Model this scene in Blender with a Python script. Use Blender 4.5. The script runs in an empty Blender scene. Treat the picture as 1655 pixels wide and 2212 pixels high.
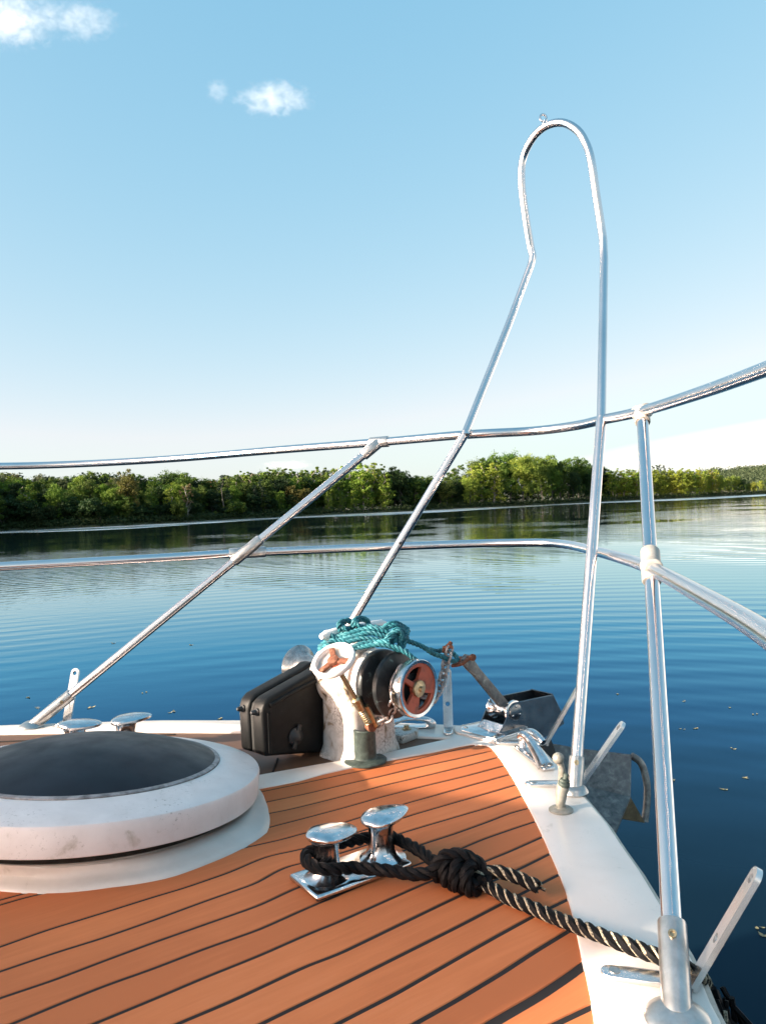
import bpy, bmesh, math, random
import numpy as np
from mathutils import Vector, Matrix
from mathutils.geometry import tessellate_polygon

random.seed(7); rng = np.random.default_rng(7)
scene = bpy.context.scene
COL = scene.collection

# ------------------------------------------------------------------ camera
EYE = 0.65                       # lens height above the foredeck (deck = z 0)
WATER = -1.40                    # water level
ROLL, PITCH = math.radians(2.29), math.radians(-0.62)
cam = bpy.data.cameras.new('camera')
cam.sensor_fit = 'HORIZONTAL'; cam.sensor_width = 36.0; cam.lens = 36.0*1650/1655
cam.clip_start = 0.02; cam.clip_end = 20000
CAM = bpy.data.objects.new('camera', cam); COL.objects.link(CAM)
ROT = Matrix.Rotation(math.pi/2+PITCH, 3, 'X') @ Matrix.Rotation(-ROLL, 3, 'Z')
CAM.matrix_world = Matrix.Translation((0, 0, EYE)) @ ROT.to_4x4()
scene.camera = CAM

# ------------------------------------------------------------------ sky, sun, exposure
SUN_EL = math.radians(17.0)
SUN_AZ = math.atan2(-0.94, -0.342)          # x = sin, y = cos
world = bpy.data.worlds.new('World'); scene.world = world; world.use_nodes = True
wn = world.node_tree.nodes; wl = world.node_tree.links
bg = wn['Background']
sky = wn.new('ShaderNodeTexSky'); sky.sky_type = 'NISHITA'; sky.sun_disc = False
sky.sun_elevation = SUN_EL; sky.sun_rotation = SUN_AZ
sky.altitude = 0; sky.air_density = 0.9; sky.dust_density = 1.0; sky.ozone_density = 2.5
sep = wn.new('ShaderNodeSeparateColor'); com = wn.new('ShaderNodeCombineColor'); wl.new(sky.outputs['Color'], sep.inputs['Color'])
def wmath(op, x, y):
    n = wn.new('ShaderNodeMath'); n.operation = op
    for k, q in enumerate((x, y)):
        if isinstance(q, (int, float)): n.inputs[k].default_value = q
        else: wl.new(q, n.inputs[k])
    return n.outputs[0]
glow = wmath('MAXIMUM', wmath('SUBTRACT', sep.outputs['Red'], 3.4), 0.0)       # warm fill added to the sky round the sun, lifting the shaded deck
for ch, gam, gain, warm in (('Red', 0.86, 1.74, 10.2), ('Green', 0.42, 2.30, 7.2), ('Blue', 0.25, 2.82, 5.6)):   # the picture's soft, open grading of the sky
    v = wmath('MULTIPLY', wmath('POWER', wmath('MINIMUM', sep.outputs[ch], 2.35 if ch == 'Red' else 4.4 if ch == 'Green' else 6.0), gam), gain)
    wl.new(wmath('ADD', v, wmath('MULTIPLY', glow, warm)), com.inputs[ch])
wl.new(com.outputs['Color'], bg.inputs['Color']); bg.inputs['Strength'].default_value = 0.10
sun = bpy.data.lights.new('sun', 'SUN'); sun.energy = 5.0; sun.angle = math.radians(0.53)
sun.color = (1.0, 0.89, 0.72)
SUN = bpy.data.objects.new('sun', sun); COL.objects.link(SUN)
SDIR = Vector((math.sin(SUN_AZ)*math.cos(SUN_EL), math.cos(SUN_AZ)*math.cos(SUN_EL), math.sin(SUN_EL)))
SUN.rotation_euler = SDIR.to_track_quat('Z', 'Y').to_euler()
vs = scene.view_settings
vs.view_transform = 'Standard'; vs.look = 'None'; vs.gamma = 1; vs.use_curve_mapping = False
vs.exposure = 1.26
scene.cycles.use_denoising = True
scene.cycles.max_bounces = 8; scene.cycles.transparent_max_bounces = 8
scene.cycles.caustics_reflective = False; scene.cycles.caustics_refractive = False
scene.cycles.volume_bounces = 2

# ------------------------------------------------------------------ survey: from a sight line to a place
def sight(u, v):
    return ROT @ Vector(((u-827.5)/1650, -(v-1106.2)/1650, -1.0))
def G(u, v, z=0.0):
    d = sight(u, v); t = (z-EYE)/d.z
    return Vector((d.x*t, d.y*t, z))
def D(u, v, y):
    d = sight(u, v); t = y/d.y
    return Vector((d.x*t, y, EYE+d.z*t))
def V(u, v, p, h):
    """where the sight line meets the upright plane through p along heading h"""
    n = Vector((-h[1], h[0], 0)); d = sight(u, v); o = Vector((0, 0, EYE))
    t = (Vector((p[0], p[1], 0))-o).dot(n)/d.dot(n)
    return o+d*t

# ------------------------------------------------------------------ things, parts, meshes
def setp(o, label=None, cat=None, group=None, kind=None):
    for k, x in (('label', label), ('category', cat), ('group', group), ('kind', kind)):
        if x: o[k] = x
    return o
def thing(name, loc=(0, 0, 0), rz=0.0, label=None, cat=None, group=None):
    o = bpy.data.objects.new(name, None); o.empty_display_size = 0.05
    o.location = loc; o.rotation_euler = (0, 0, rz); COL.objects.link(o)
    return setp(o, label, cat, group)
def world_matrix(o):
    return o.matrix_basis.copy() if o.parent is None else world_matrix(o.parent) @ o.matrix_parent_inverse @ o.matrix_basis
def link(name, me, mats, parent=None, smooth=True, world=True):
    """one mesh object; with world=True the mesh is in world coordinates even under a parent"""
    if not isinstance(mats, (list, tuple)): mats = [mats]
    for m in mats: me.materials.append(m)
    o = bpy.data.objects.new(name, me); COL.objects.link(o)
    if parent is not None:
        o.parent = parent
        if world: o.matrix_parent_inverse = world_matrix(parent).inverted()
    if smooth:
        me.polygons.foreach_set('use_smooth', [True]*len(me.polygons))
        try: me.set_sharp_from_angle(angle=math.radians(38))
        except Exception: pass
    me.update()
    return o

class MB:
    """collects shapes into one mesh"""
    def __init__(s): s.v = []; s.f = []; s.m = []
    def add(s, vs, fs, M=None, mi=0):
        o = len(s.v)
        for p in vs:
            p = Vector(p)
            s.v.append(tuple(M @ p) if M is not None else tuple(p))
        for f in fs: s.f.append(tuple(i+o for i in f)); s.m.append(mi)
        return s
    def mesh(s, name):
        me = bpy.data.meshes.new(name); me.from_pydata(s.v, [], s.f); me.validate()
        if any(s.m) and len(me.polygons) == len(s.m): me.polygons.foreach_set('material_index', s.m)
        bm = bmesh.new(); bm.from_mesh(me); bmesh.ops.recalc_face_normals(bm, faces=bm.faces[:]); bm.to_mesh(me); bm.free()
        return me
    def build(s, name, mats, parent=None, smooth=True, world=True):
        return link(name, s.mesh(name), mats, parent, smooth, world)

def spline(pts, step=0.02, closed=False):
    P = [Vector(p) for p in pts]; n = len(P); out = []
    rngk = range(n if closed else n-1)
    for i in rngk:
        a = P[(i-1) % n] if (closed or i > 0) else P[0]*2-P[1]
        b = P[i]; c = P[(i+1) % n]
        d = P[(i+2) % n] if (closed or i+2 < n) else P[-1]*2-P[-2]
        k = max(2, int((c-b).length/step)+1)
        for j in range(k):
            t = j/k
            out.append(0.5*((2*b)+(c-a)*t+(2*a-5*b+4*c-d)*t*t+(3*b-a-3*c+d)*t**3))
    if not closed: out.append(P[-1].copy())
    return out
def even(P, step):
    """resample a polyline at even steps"""
    A = np.array([tuple(p) for p in P]); d = np.r_[0, np.cumsum(np.linalg.norm(np.diff(A, axis=0), axis=1))]
    n = max(3, int(d[-1]/step)+1); t = np.linspace(0, d[-1], n)
    return [Vector([np.interp(x, d, A[:, k]) for k in range(3)]) for x in t]
def frames(P, closed=False):
    n = len(P); T = []
    for i in range(n):
        a = P[i-1] if (i > 0 or closed) else P[0]
        b = P[(i+1) % n] if (i < n-1 or closed) else P[-1]
        T.append((b-a).normalized())
    up = Vector((0, 0, 1)) if abs(T[0].z) < 0.9 else Vector((1, 0, 0))
    N = (up-T[0]*up.dot(T[0])).normalized(); Ns = [N]
    for i in range(1, n):
        N = Ns[-1]-T[i]*Ns[-1].dot(T[i]); Ns.append(N.normalized())
    return T, Ns, [t.cross(m) for t, m in zip(T, Ns)]
def tube(mb, P, r, seg=12, closed=False, caps=True, mi=0, M=None, flat=1.0):
    P = [Vector(p) for p in P]; n = len(P)
    R = r if isinstance(r, (list, tuple)) else [r]*n
    T, N, B = frames(P, closed); vs = []; fs = []
    for i in range(n):
        for k in range(seg):
            a = 2*math.pi*k/seg
            vs.append(P[i]+N[i]*(R[i]*math.cos(a)*flat)+B[i]*(R[i]*math.sin(a)))
    for i in range(n if closed else n-1):
        j = (i+1) % n
        for k in range(seg):
            l = (k+1) % seg
            fs.append((i*seg+k, i*seg+l, j*seg+l, j*seg+k))
    if caps and not closed:
        fs.append(tuple(range(seg))[::-1]); fs.append(tuple((n-1)*seg+k for k in range(seg)))
    return mb.add(vs, fs, M, mi)
def lathe(mb, prof, seg=28, M=None, mi=0, sx=1.0, sy=1.0):
    vs = []; fs = []; n = len(prof)
    for r, z in prof:
        for k in range(seg):
            a = 2*math.pi*k/seg; vs.append((r*math.cos(a)*sx, r*math.sin(a)*sy, z))
    for i in range(n-1):
        for k in range(seg):
            l = (k+1) % seg
            fs.append((i*seg+k, i*seg+l, (i+1)*seg+l, (i+1)*seg+k))
    if prof[0][0] > 1e-6: fs.append(tuple(range(seg))[::-1])
    if prof[-1][0] > 1e-6: fs.append(tuple((n-1)*seg+k for k in range(seg)))
    return mb.add(vs, fs, M, mi)
def frame_to(p, axis, side=None):
    """matrix: local z along axis, at p"""
    z = Vector(axis).normalized(); s = Vector(side) if side else (Vector((0, 0, 1)) if abs(z.z) < 0.9 else Vector((1, 0, 0)))
    x = (s-z*s.dot(z)).normalized(); y = z.cross(x)
    M = Matrix((x, y, z)).transposed().to_4x4(); M.translation = Vector(p); return M
def prism(mb, loops, h, M=None, mi=0, bevel=0.0, segs=2):
    """outline (first loop) with holes, thickness h along local z, edges rounded"""
    bm = bmesh.new()
    L = [[Vector((p[0], p[1], 0)) for p in lp] for lp in loops]
    flat = [p for lp in L for p in lp]
    V0 = [bm.verts.new(p) for p in flat]; V1 = [bm.verts.new(p+Vector((0, 0, h))) for p in flat]
    for t in tessellate_polygon(L):
        try:
            bm.faces.new([V0[i] for i in t]); bm.faces.new([V1[i] for i in t])
        except ValueError: pass
    o = 0
    for lp in L:
        k = len(lp)
        for i in range(k):
            a, b = o+i, o+(i+1) % k
            bm.faces.new((V0[a], V0[b], V1[b], V1[a]))
        o += k
    bmesh.ops.recalc_face_normals(bm, faces=bm.faces[:])
    bmesh.ops.dissolve_limit(bm, angle_limit=0.01, verts=bm.verts[:], edges=bm.edges[:])
    if bevel > 0:
        ed = [e for e in bm.edges if len(e.link_faces) == 2 and e.calc_face_angle(0) > 0.6]
        bmesh.ops.bevel(bm, geom=ed, offset=bevel, segments=segs, profile=0.5, affect='EDGES', clamp_overlap=True)
    bm.verts.index_update()
    vs = [v.co.copy() for v in bm.verts]; fs = [tuple(v.index for v in f.verts) for f in bm.faces]
    bm.free(); return mb.add(vs, fs, M, mi)
def rbox(mb, sx, sy, sz, M=None, bevel=0.004, mi=0):
    return prism(mb, [[(-sx/2, -sy/2), (sx/2, -sy/2), (sx/2, sy/2), (-sx/2, sy/2)]], sz, M, mi, bevel)
def circle(r, n=20, c=(0, 0)):
    return [(c[0]+r*math.cos(2*math.pi*k/n), c[1]+r*math.sin(2*math.pi*k/n)) for k in range(n)]
def stadium(l, w, n=8):
    r = w/2; out = []
    for k in range(n+1): a = -math.pi/2+math.pi*k/n; out.append((l-r+r*math.cos(a), r*math.sin(a)))
    out += [(0, r), (0, -r)]
    return out
def rope(mb, P, R, lay=None, step=None, seg=6, mi=0, closed=False):
    """three strands laid round a path"""
    lay = lay or R*5.4; step = step or R*0.55
    P = even(P, step); T, N, B = frames(P, closed)
    for s in range(3):
        Q = []; d = 0
        for i, p in enumerate(P):
            if i: d += (P[i]-P[i-1]).length
            a = 2*math.pi*(d/lay+s/3)
            Q.append(p+(N[i]*math.cos(a)+B[i]*math.sin(a))*R*0.50)
        tube(mb, Q, R*0.56, seg, closed, True, mi)
    return mb
def link_shape(l, w, r, n=6, seg=6):
    m = MB(); pts = []
    for k in range(n+1): a = -math.pi/2+math.pi*k/n; pts.append(((l-w)/2+w/2*math.cos(a), w/2*math.sin(a), 0))
    for k in range(n+1): a = math.pi/2+math.pi*k/n; pts.append((-(l-w)/2+w/2*math.cos(a), w/2*math.sin(a), 0))
    tube(m, pts, r, seg, closed=True); return m

# ------------------------------------------------------------------ materials
def mat(name, base, rough=0.5, metal=0.0, spec=0.5):
    m = bpy.data.materials.new(name); m.use_nodes = True
    b = m.node_tree.nodes['Principled BSDF']
    b.inputs['Base Color'].default_value = (*base, 1); b.inputs['Roughness'].default_value = rough
    b.inputs['Metallic'].default_value = metal; b.inputs['Specular IOR Level'].default_value = spec
    return m
def N(m, t, **kw):
    n = m.node_tree.nodes.new(t)
    for k, x in kw.items():
        if k in n.inputs.keys(): n.inputs[k].default_value = x
        else: setattr(n, k, x)
    return n
def L(m, a, b): m.node_tree.links.new(a, b)
def bsdf(m): return m.node_tree.nodes['Principled BSDF']
def coords(m, scale=(1, 1, 1), rotz=0.0, src='Object'):
    t = N(m, 'ShaderNodeTexCoord'); mp = N(m, 'ShaderNodeMapping')
    mp.inputs['Scale'].default_value = scale; mp.inputs['Rotation'].default_value = (0, 0, rotz)
    L(m, t.outputs[src], mp.inputs['Vector']); return mp.outputs['Vector']
def ramp(m, fac, stops):
    r = N(m, 'ShaderNodeValToRGB'); e = r.color_ramp.elements
    while len(e) < len(stops): e.new(0.5)
    for x, (p, c) in zip(e, stops): x.position = p; x.color = (*c, 1) if len(c) == 3 else c
    L(m, fac, r.inputs['Fac']); return r.outputs['Color']
def noise(m, vec, scale, detail=4, rough=0.55, dist=0.0):
    n = N(m, 'ShaderNodeTexNoise'); n.inputs['Scale'].default_value = scale; n.inputs['Detail'].default_value = detail
    n.inputs['Roughness'].default_value = rough; n.inputs['Distortion'].default_value = dist
    L(m, vec, n.inputs['Vector']); return n.outputs['Fac']
def bump(m, h, strength=0.3, dist=0.002):
    b = N(m, 'ShaderNodeBump'); b.inputs['Strength'].default_value = strength; b.inputs['Distance'].default_value = dist
    L(m, h, b.inputs['Height']); L(m, b.outputs['Normal'], bsdf(m).inputs['Normal'])
def mottled(name, stops, scale=20, rough=0.5, metal=0.0, detail=5, dist=0.4, bmp=0.0, bscale=120, rvar=None, bd=0.001):
    """a surface whose colour is broken up by stains or wear"""
    m = mat(name, stops[-1][1], rough, metal); v = coords(m)
    f = noise(m, v, scale, detail, 0.6, dist); L(m, ramp(m, f, stops), bsdf(m).inputs['Base Color'])
    if rvar: L(m, ramp(m, noise(m, v, scale*1.7, 4), [(0.3, (rvar[0],)*3), (0.7, (rvar[1],)*3)]), bsdf(m).inputs['Roughness'])
    if bmp: bump(m, noise(m, v, bscale, 3), bmp, bd)
    return m

FWD = Vector((0.826, 0.563, 0)); STB = Vector((0.563, -0.826, 0)); FANG = math.atan2(FWD.y, FWD.x)

M_TEAK = mat('teak', (0.40, 0.16, 0.08), 0.72, 0, 0.25)
def _teak(m, cols, wet=0.0):
    v = coords(m, (1, 1, 1), -FANG)
    sep = N(m, 'ShaderNodeMapping'); sep.inputs['Scale'].default_value = (2.2, 26, 26); L(m, v, sep.inputs['Vector'])
    f = noise(m, sep.outputs['Vector'], 3.0, 6, 0.6, 0.5)
    g = noise(m, v, 3.5, 3, 0.5, 0.3)
    at = N(m, 'ShaderNodeAttribute'); at.attribute_name = 'plank'
    mx = N(m, 'ShaderNodeMath', operation='MULTIPLY_ADD'); L(m, f, mx.inputs[0]); mx.inputs[1].default_value = 0.45
    a2 = N(m, 'ShaderNodeMath', operation='MULTIPLY_ADD'); L(m, g, a2.inputs[0]); a2.inputs[1].default_value = 0.55
    a3 = N(m, 'ShaderNodeMath', operation='MULTIPLY_ADD'); L(m, at.outputs['Fac'], a3.inputs[0]); a3.inputs[1].default_value = 0.34; a3.inputs[2].default_value = -0.32
    L(m, a3.outputs[0], a2.inputs[2]); L(m, a2.outputs[0], mx.inputs[2])
    L(m, ramp(m, mx.outputs[0], cols), bsdf(m).inputs['Base Color'])
    sp = N(m, 'ShaderNodeMapping'); sp.inputs['Scale'].default_value = (12, 260, 260); L(m, v, sp.inputs['Vector'])
    bump(m, noise(m, sp.outputs['Vector'], 2.0, 4), 0.15, 0.0010)
_teak(M_TEAK, [(0.25, (0.52, 0.150, 0.052)), (0.5, (0.62, 0.190, 0.067)), (0.75, (0.69, 0.235, 0.095))])
M_TEAKD = mat('dark_teak', (0.2, 0.1, 0.06), 0.6)
_teak(M_TEAKD, [(0.25, (0.13, 0.062, 0.034)), (0.5, (0.2, 0.098, 0.055)), (0.8, (0.27, 0.14, 0.08))])  # teak in darker browns than the planks
M_CAULK = mat('caulking', (0.012, 0.007, 0.006), 0.8)
M_GEL = mottled('gelcoat', [(0.28, (0.50, 0.43, 0.34)), (0.36, (0.80, 0.705, 0.635)), (0.7, (0.86, 0.765, 0.695))], 9, 0.28, 0, 8, 0.2, 0.03, 30)
M_COAM = mottled('coaming_gelcoat', [(0.3, (0.34, 0.30, 0.25)), (0.38, (0.52, 0.48, 0.44)), (0.7, (0.60, 0.56, 0.52))], 12, 0.35, 0, 8, 0.3, 0.04, 60)
M_HULL = mat('hull_paint', (0.72, 0.72, 0.72), 0.25)
M_LID = mottled('hatch_lid', [(0.28, (0.44, 0.39, 0.35)), (0.37, (0.64, 0.585, 0.57)), (0.6, (0.70, 0.645, 0.63)), (0.8, (0.75, 0.70, 0.68))], 17, 0.4, 0, 9, 0.3, 0.05, 60)
M_DOME = mottled('smoked_dome', [(0.3, (0.011, 0.012, 0.017)), (0.7, (0.018, 0.020, 0.028))], 8, 0.36, 0, 6, 0.2, 0, 0, (0.3, 0.5))
M_STEEL = mottled('stainless_tube', [(0.3, (0.67, 0.635, 0.63)), (0.7, (0.74, 0.705, 0.70))], 6, 0.21, 1.0, 3, 0, 0, 0, (0.18, 0.24))
M_CHROME = mottled('chrome', [(0.3, (0.50, 0.49, 0.50)), (0.6, (0.72, 0.71, 0.71))], 40, 0.14, 1.0, 6, 0.3, 0.05, 60, (0.10, 0.26))
M_CAST = mottled('cast_alloy', [(0.3, (0.36, 0.35, 0.34)), (0.7, (0.58, 0.565, 0.545))], 45, 0.33, 0.95, 6, 0.2, 0.08, 160)
M_CASTP = mottled('pitted_alloy', [(0.3, (0.30, 0.29, 0.26)), (0.7, (0.47, 0.45, 0.41))], 60, 0.5, 0.45, 6, 0.2, 0.15, 200)
M_BLACK = mottled('black_crackle', [(0.4, (0.005, 0.005, 0.005)), (0.66, (0.009, 0.009, 0.009)), (0.78, (0.08, 0.075, 0.07))], 38, 0.45, 0, 8, 0.5, 0.5, 420)
M_CHIP = mottled('chipped_white_paint', [(0.33, (0.045, 0.03, 0.022)), (0.39, (0.30, 0.23, 0.16)), (0.45, (0.50, 0.455, 0.42)), (0.6, (0.64, 0.60, 0.565))], 24, 0.45, 0, 9, 0.6, 0.2, 90)
def _speckle(m, scale, lo, hi, col):
    """fine grime over the paint, thickest in patches"""
    b = bsdf(m); src = b.inputs['Base Color'].links[0].from_socket; v = coords(m)
    f = ramp(m, noise(m, v, scale, 6, 0.7, 0.2), [(lo, (0, 0, 0)), (hi, (1, 1, 1))]); g = ramp(m, noise(m, v, scale*.07, 3), [(.47, (0, 0, 0)), (.68, (1, 1, 1))])
    k = N(m, 'ShaderNodeMath', operation='MULTIPLY'); L(m, f, k.inputs[0]); L(m, g, k.inputs[1])
    mx = N(m, 'ShaderNodeMix', data_type='RGBA'); L(m, k.outputs[0], mx.inputs[0]); L(m, src, mx.inputs[6]); mx.inputs[7].default_value = (*col, 1)
    L(m, mx.outputs[2], b.inputs['Base Color'])
_speckle(M_CHIP, 170, .46, .60, (.10, .075, .05))
_speckle(M_GEL, 260, .60, .70, (.30, .26, .20))
_speckle(M_LID, 150, .58, .68, (.25, .22, .19))
M_WHITE = mottled('white_enamel', [(0.25, (0.5, 0.45, 0.4)), (0.38, (0.78, 0.75, 0.72))], 30, 0.35, 0, 8, 0.4, 0.05, 90)
M_RED = mottled('red_oxide_paint', [(0.3, (0.16, 0.05, 0.03)), (0.45, (0.36, 0.075, 0.04)), (0.72, (0.42, 0.10, 0.05)), (0.8, (0.6, 0.42, 0.34))], 45, 0.5, 0, 8, 0.4, 0.15, 150)
M_RUST = mottled('rust', [(0.3, (0.07, 0.026, 0.015)), (0.55, (0.19, 0.065, 0.032)), (0.78, (0.42, 0.24, 0.15))], 120, 0.75, 0.1, 6, 0.4, 0.3, 300)
M_BRASS = mottled('aged_brass', [(0.3, (0.22, 0.17, 0.10)), (0.7, (0.52, 0.43, 0.28))], 90, 0.35, 0.9, 5, 0.2)
M_DISC = mottled('worn_bronze_black', [(0.35, (0.012, 0.014, 0.016)), (0.62, (0.024, 0.028, 0.03)), (0.72, (0.10, 0.14, 0.13))], 60, 0.4, 0.3, 8, 0.5, 0.1, 150)
M_GREEN = mottled('verdigris', [(0.3, (0.022, 0.030, 0.027)), (0.5, (0.048, 0.066, 0.057)), (0.70, (0.09, 0.115, 0.10)), (0.8, (0.34, 0.34, 0.31))], 60, 0.6, 0.2, 8, 0.5, 0.2, 150)
M_GALV = mottled('galvanised', [(0.3, (0.09, 0.09, 0.09)), (0.55, (0.17, 0.17, 0.165)), (0.72, (0.30, 0.295, 0.27)), (0.8, (0.5, 0.49, 0.45))], 60, 0.5, 0.55, 8, 0.4, 0.3, 260)
M_CHAIN = mottled('chain_metal', [(0.3, (0.20, 0.14, 0.11)), (0.5, (0.33, 0.31, 0.31)), (0.75, (0.5, 0.48, 0.48))], 130, 0.5, 0.5, 6, 0.4)
M_TEAL = mottled('teal_rope', [(0.25, (0.006, 0.06, 0.085)), (0.5, (0.012, 0.135, 0.17)), (0.66, (0.04, 0.23, 0.26)), (0.8, (0.28, 0.46, 0.43))], 42, 0.65, 0, 6, 0.2, 0.5, 700)
M_ROPE = mottled('black_rope', [(0.4, (0.0035, 0.0035, 0.004)), (0.75, (0.008, 0.008, 0.0095))], 90, 0.55, 0, 5, 0.2, 0.6, 900)
M_ROPEW = mottled('worn_black_rope', [(0.35, (0.008, 0.008, 0.009)), (0.49, (0.025, 0.023, 0.02)), (0.56, (0.26, 0.22, 0.15)), (0.8, (0.46, 0.40, 0.29))], 330, 0.7, 0, 3, 0.3, 0.6, 900)
M_ROPEB = mottled('frayed_strand', [(0.35, (0.02, 0.018, 0.015)), (0.45, (0.2, 0.17, 0.12)), (0.6, (0.42, 0.37, 0.27))], 420, 0.75, 0, 3, 0.3, 0.6, 900)
bsdf(M_ROPE).inputs['Specular IOR Level'].default_value = 0.10
bsdf(M_BLACK).inputs['Specular IOR Level'].default_value = 0.2
bsdf(M_DOME).inputs['Specular IOR Level'].default_value = 0.16
M_BAR = mottled('brushed_bar', [(0.3, (0.62, 0.60, 0.59)), (0.7, (0.74, 0.72, 0.71))], 30, 0.26, 0.95, 5, 0.2, 0.03, 90)
M_RUBBER = mat('rubber', (0.015, 0.015, 0.016), 0.5)
M_DARK = mat('dark_cavity', (0.01, 0.01, 0.01), 0.7)
M_GLASS = mat('cabin_glass', (0.03, 0.035, 0.04), 0.05)

# ================================================================== THE SETTING
# ------------------------------------------------------------------ far shore line (azimuth -> distance)
SHORE_PX = [(-420, 1172), (-200, 1160), (0, 1146.5), (200, 1138), (400, 1128), (600, 1117.5), (830, 1106.5), (1000, 1098.5), (1150, 1091.5), (1300, 1083.5), (1500, 1075), (1655, 1067.5), (1850, 1058.5), (2050, 1050)]
SH = [G(u, v, WATER) for u, v in SHORE_PX]
SH_AZ = np.array([math.atan2(p.x, p.y) for p in SH]); SH_R = np.array([math.hypot(p.x, p.y) for p in SH])
def shore_r(az): return float(np.interp(az, SH_AZ, SH_R))
def az_of(u): return math.atan2(G(u, 1400, WATER).x, G(u, 1400, WATER).y)

# ------------------------------------------------------------------ water
M_WATER = mat('lake_water', (0.004, 0.024, 0.042), 0.03)
def _water(m):
    g = N(m, 'ShaderNodeNewGeometry'); pos = g.outputs['Position']
    def mapped(scale, rot=0.0, loc=(0, 0, 0)):
        mp = N(m, 'ShaderNodeMapping'); mp.inputs['Scale'].default_value = scale
        mp.inputs['Rotation'].default_value = (0, 0, rot); mp.inputs['Location'].default_value = loc
        L(m, pos, mp.inputs['Vector']); return mp.outputs['Vector']
    def mul(a, b):
        k = N(m, 'ShaderNodeMath', operation='MULTIPLY'); L(m, a, k.inputs[0])
        if isinstance(b, (int, float)): k.inputs[1].default_value = b
        else: L(m, b, k.inputs[1])
        return k.outputs[0]
    def add(a, b):
        k = N(m, 'ShaderNodeMath', operation='ADD'); L(m, a, k.inputs[0]); L(m, b, k.inputs[1]); return k.outputs[0]
    # rings spreading from the hull: long low crests
    w = N(m, 'ShaderNodeTexWave', wave_type='RINGS', rings_direction='SPHERICAL', wave_profile='SIN')
    w.inputs['Scale'].default_value = 0.46; w.inputs['Distortion'].default_value = 3.2; w.inputs['Detail'].default_value = 3
    w.inputs['Detail Scale'].default_value = 0.35
    L(m, mapped((1, 1, 1), 0, (-2.0, 1.0, 0)), w.inputs['Vector'])
    env = N(m, 'ShaderNodeTexNoise'); env.inputs['Scale'].default_value = 0.09; env.inputs['Detail'].default_value = 2; L(m, pos, env.inputs['Vector'])
    er = N(m, 'ShaderNodeMapRange'); er.inputs['From Min'].default_value = 0.35; er.inputs['From Max'].default_value = 0.65; L(m, env.outputs['Fac'], er.inputs['Value'])
    w2 = N(m, 'ShaderNodeTexWave', wave_type='RINGS', rings_direction='SPHERICAL', wave_profile='SIN')
    w2.inputs['Scale'].default_value = 1.05; w2.inputs['Distortion'].default_value = 4.5; w2.inputs['Detail'].default_value = 3; w2.inputs['Detail Scale'].default_value = 0.5
    L(m, mapped((1, 1, 1), 0, (3.0, 2.5, 0)), w2.inputs['Vector'])
    h1 = add(mul(mul(w.outputs['Fac'], er.outputs['Result']), 0.0060), mul(mul(w2.outputs['Fac'], er.outputs['Result']), 0.0010))
    h2 = mul(noise(m, mapped((0.5, 1.6, 1), 0.08), 0.8, 3, 0.45, 0.3), 0.0026)
    h3 = mul(noise(m, mapped((0.6, 1.0, 1), -0.1), 5.0, 3, 0.5, 0.2), 0.0003)
    at = N(m, 'ShaderNodeAttribute'); at.attribute_name = 'chop'
    h4 = mul(mul(noise(m, mapped((0.7, 1.2, 1)), 2.2, 3, 0.6), at.outputs['Fac']), 0.07)
    st = noise(m, mapped((0.03, 0.22, 1), 0.12), 1.0, 5, 0.65, 0.6)
    rr = N(m, 'ShaderNodeMapRange'); rr.inputs['From Min'].default_value = 0.34; rr.inputs['From Max'].default_value = 0.60; L(m, st, rr.inputs['Value'])
    rf = N(m, 'ShaderNodeMath', operation='MULTIPLY_ADD'); L(m, mul(rr.outputs['Result'], at.outputs['Fac']), rf.inputs[0]); rf.inputs[1].default_value = 0.36; rf.inputs[2].default_value = 0.02
    
    b = N(m, 'ShaderNodeBump'); b.inputs['Strength'].default_value = 1.0; b.inputs['Distance'].default_value = 1.0
    L(m, add(add(h1, h2), add(h3, h4)), b.inputs['Height']); 
    fr = N(m, 'ShaderNodeFresnel'); fr.inputs['IOR'].default_value = 1.333; L(m, b.outputs['Normal'], fr.inputs['Normal'])
    df = N(m, 'ShaderNodeBsdfDiffuse'); df.inputs['Color'].default_value = (0.004, 0.013, 0.022, 1); L(m, b.outputs['Normal'], df.inputs['Normal'])
    gl = N(m, 'ShaderNodeBsdfGlossy'); L(m, ramp(m, fr.outputs[0], [(0.02, (0.26, 0.42, 0.58)), (0.08, (0.20, 0.44, 0.68)), (0.20, (0.17, 0.52, 0.92)), (0.34, (0.24, 0.70, 1.0)), (0.50, (0.66, 0.93, 1.0)), (0.70, (0.90, 0.97, 1.0)), (0.85, (1.0, 1.0, 1.0))]), gl.inputs['Color']); L(m, b.outputs['Normal'], gl.inputs['Normal']); L(m, rf.outputs[0], gl.inputs['Roughness'])
    mx = N(m, 'ShaderNodeMixShader'); L(m, ramp(m, fr.outputs[0], [(0.02, (.015,)*3), (0.08, (.055,)*3), (0.2, (.27,)*3), (0.33, (.50,)*3), (0.45, (.62,)*3), (0.62, (.76,)*3), (0.82, (.90,)*3), (1.0, (1,)*3)]), mx.inputs[0]); L(m, df.outputs[0], mx.inputs[1]); L(m, gl.outputs[0], mx.inputs[2])
    L(m, mx.outputs[0], m.node_tree.nodes['Material Output'].inputs['Surface'])
_water(M_WATER)
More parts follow.
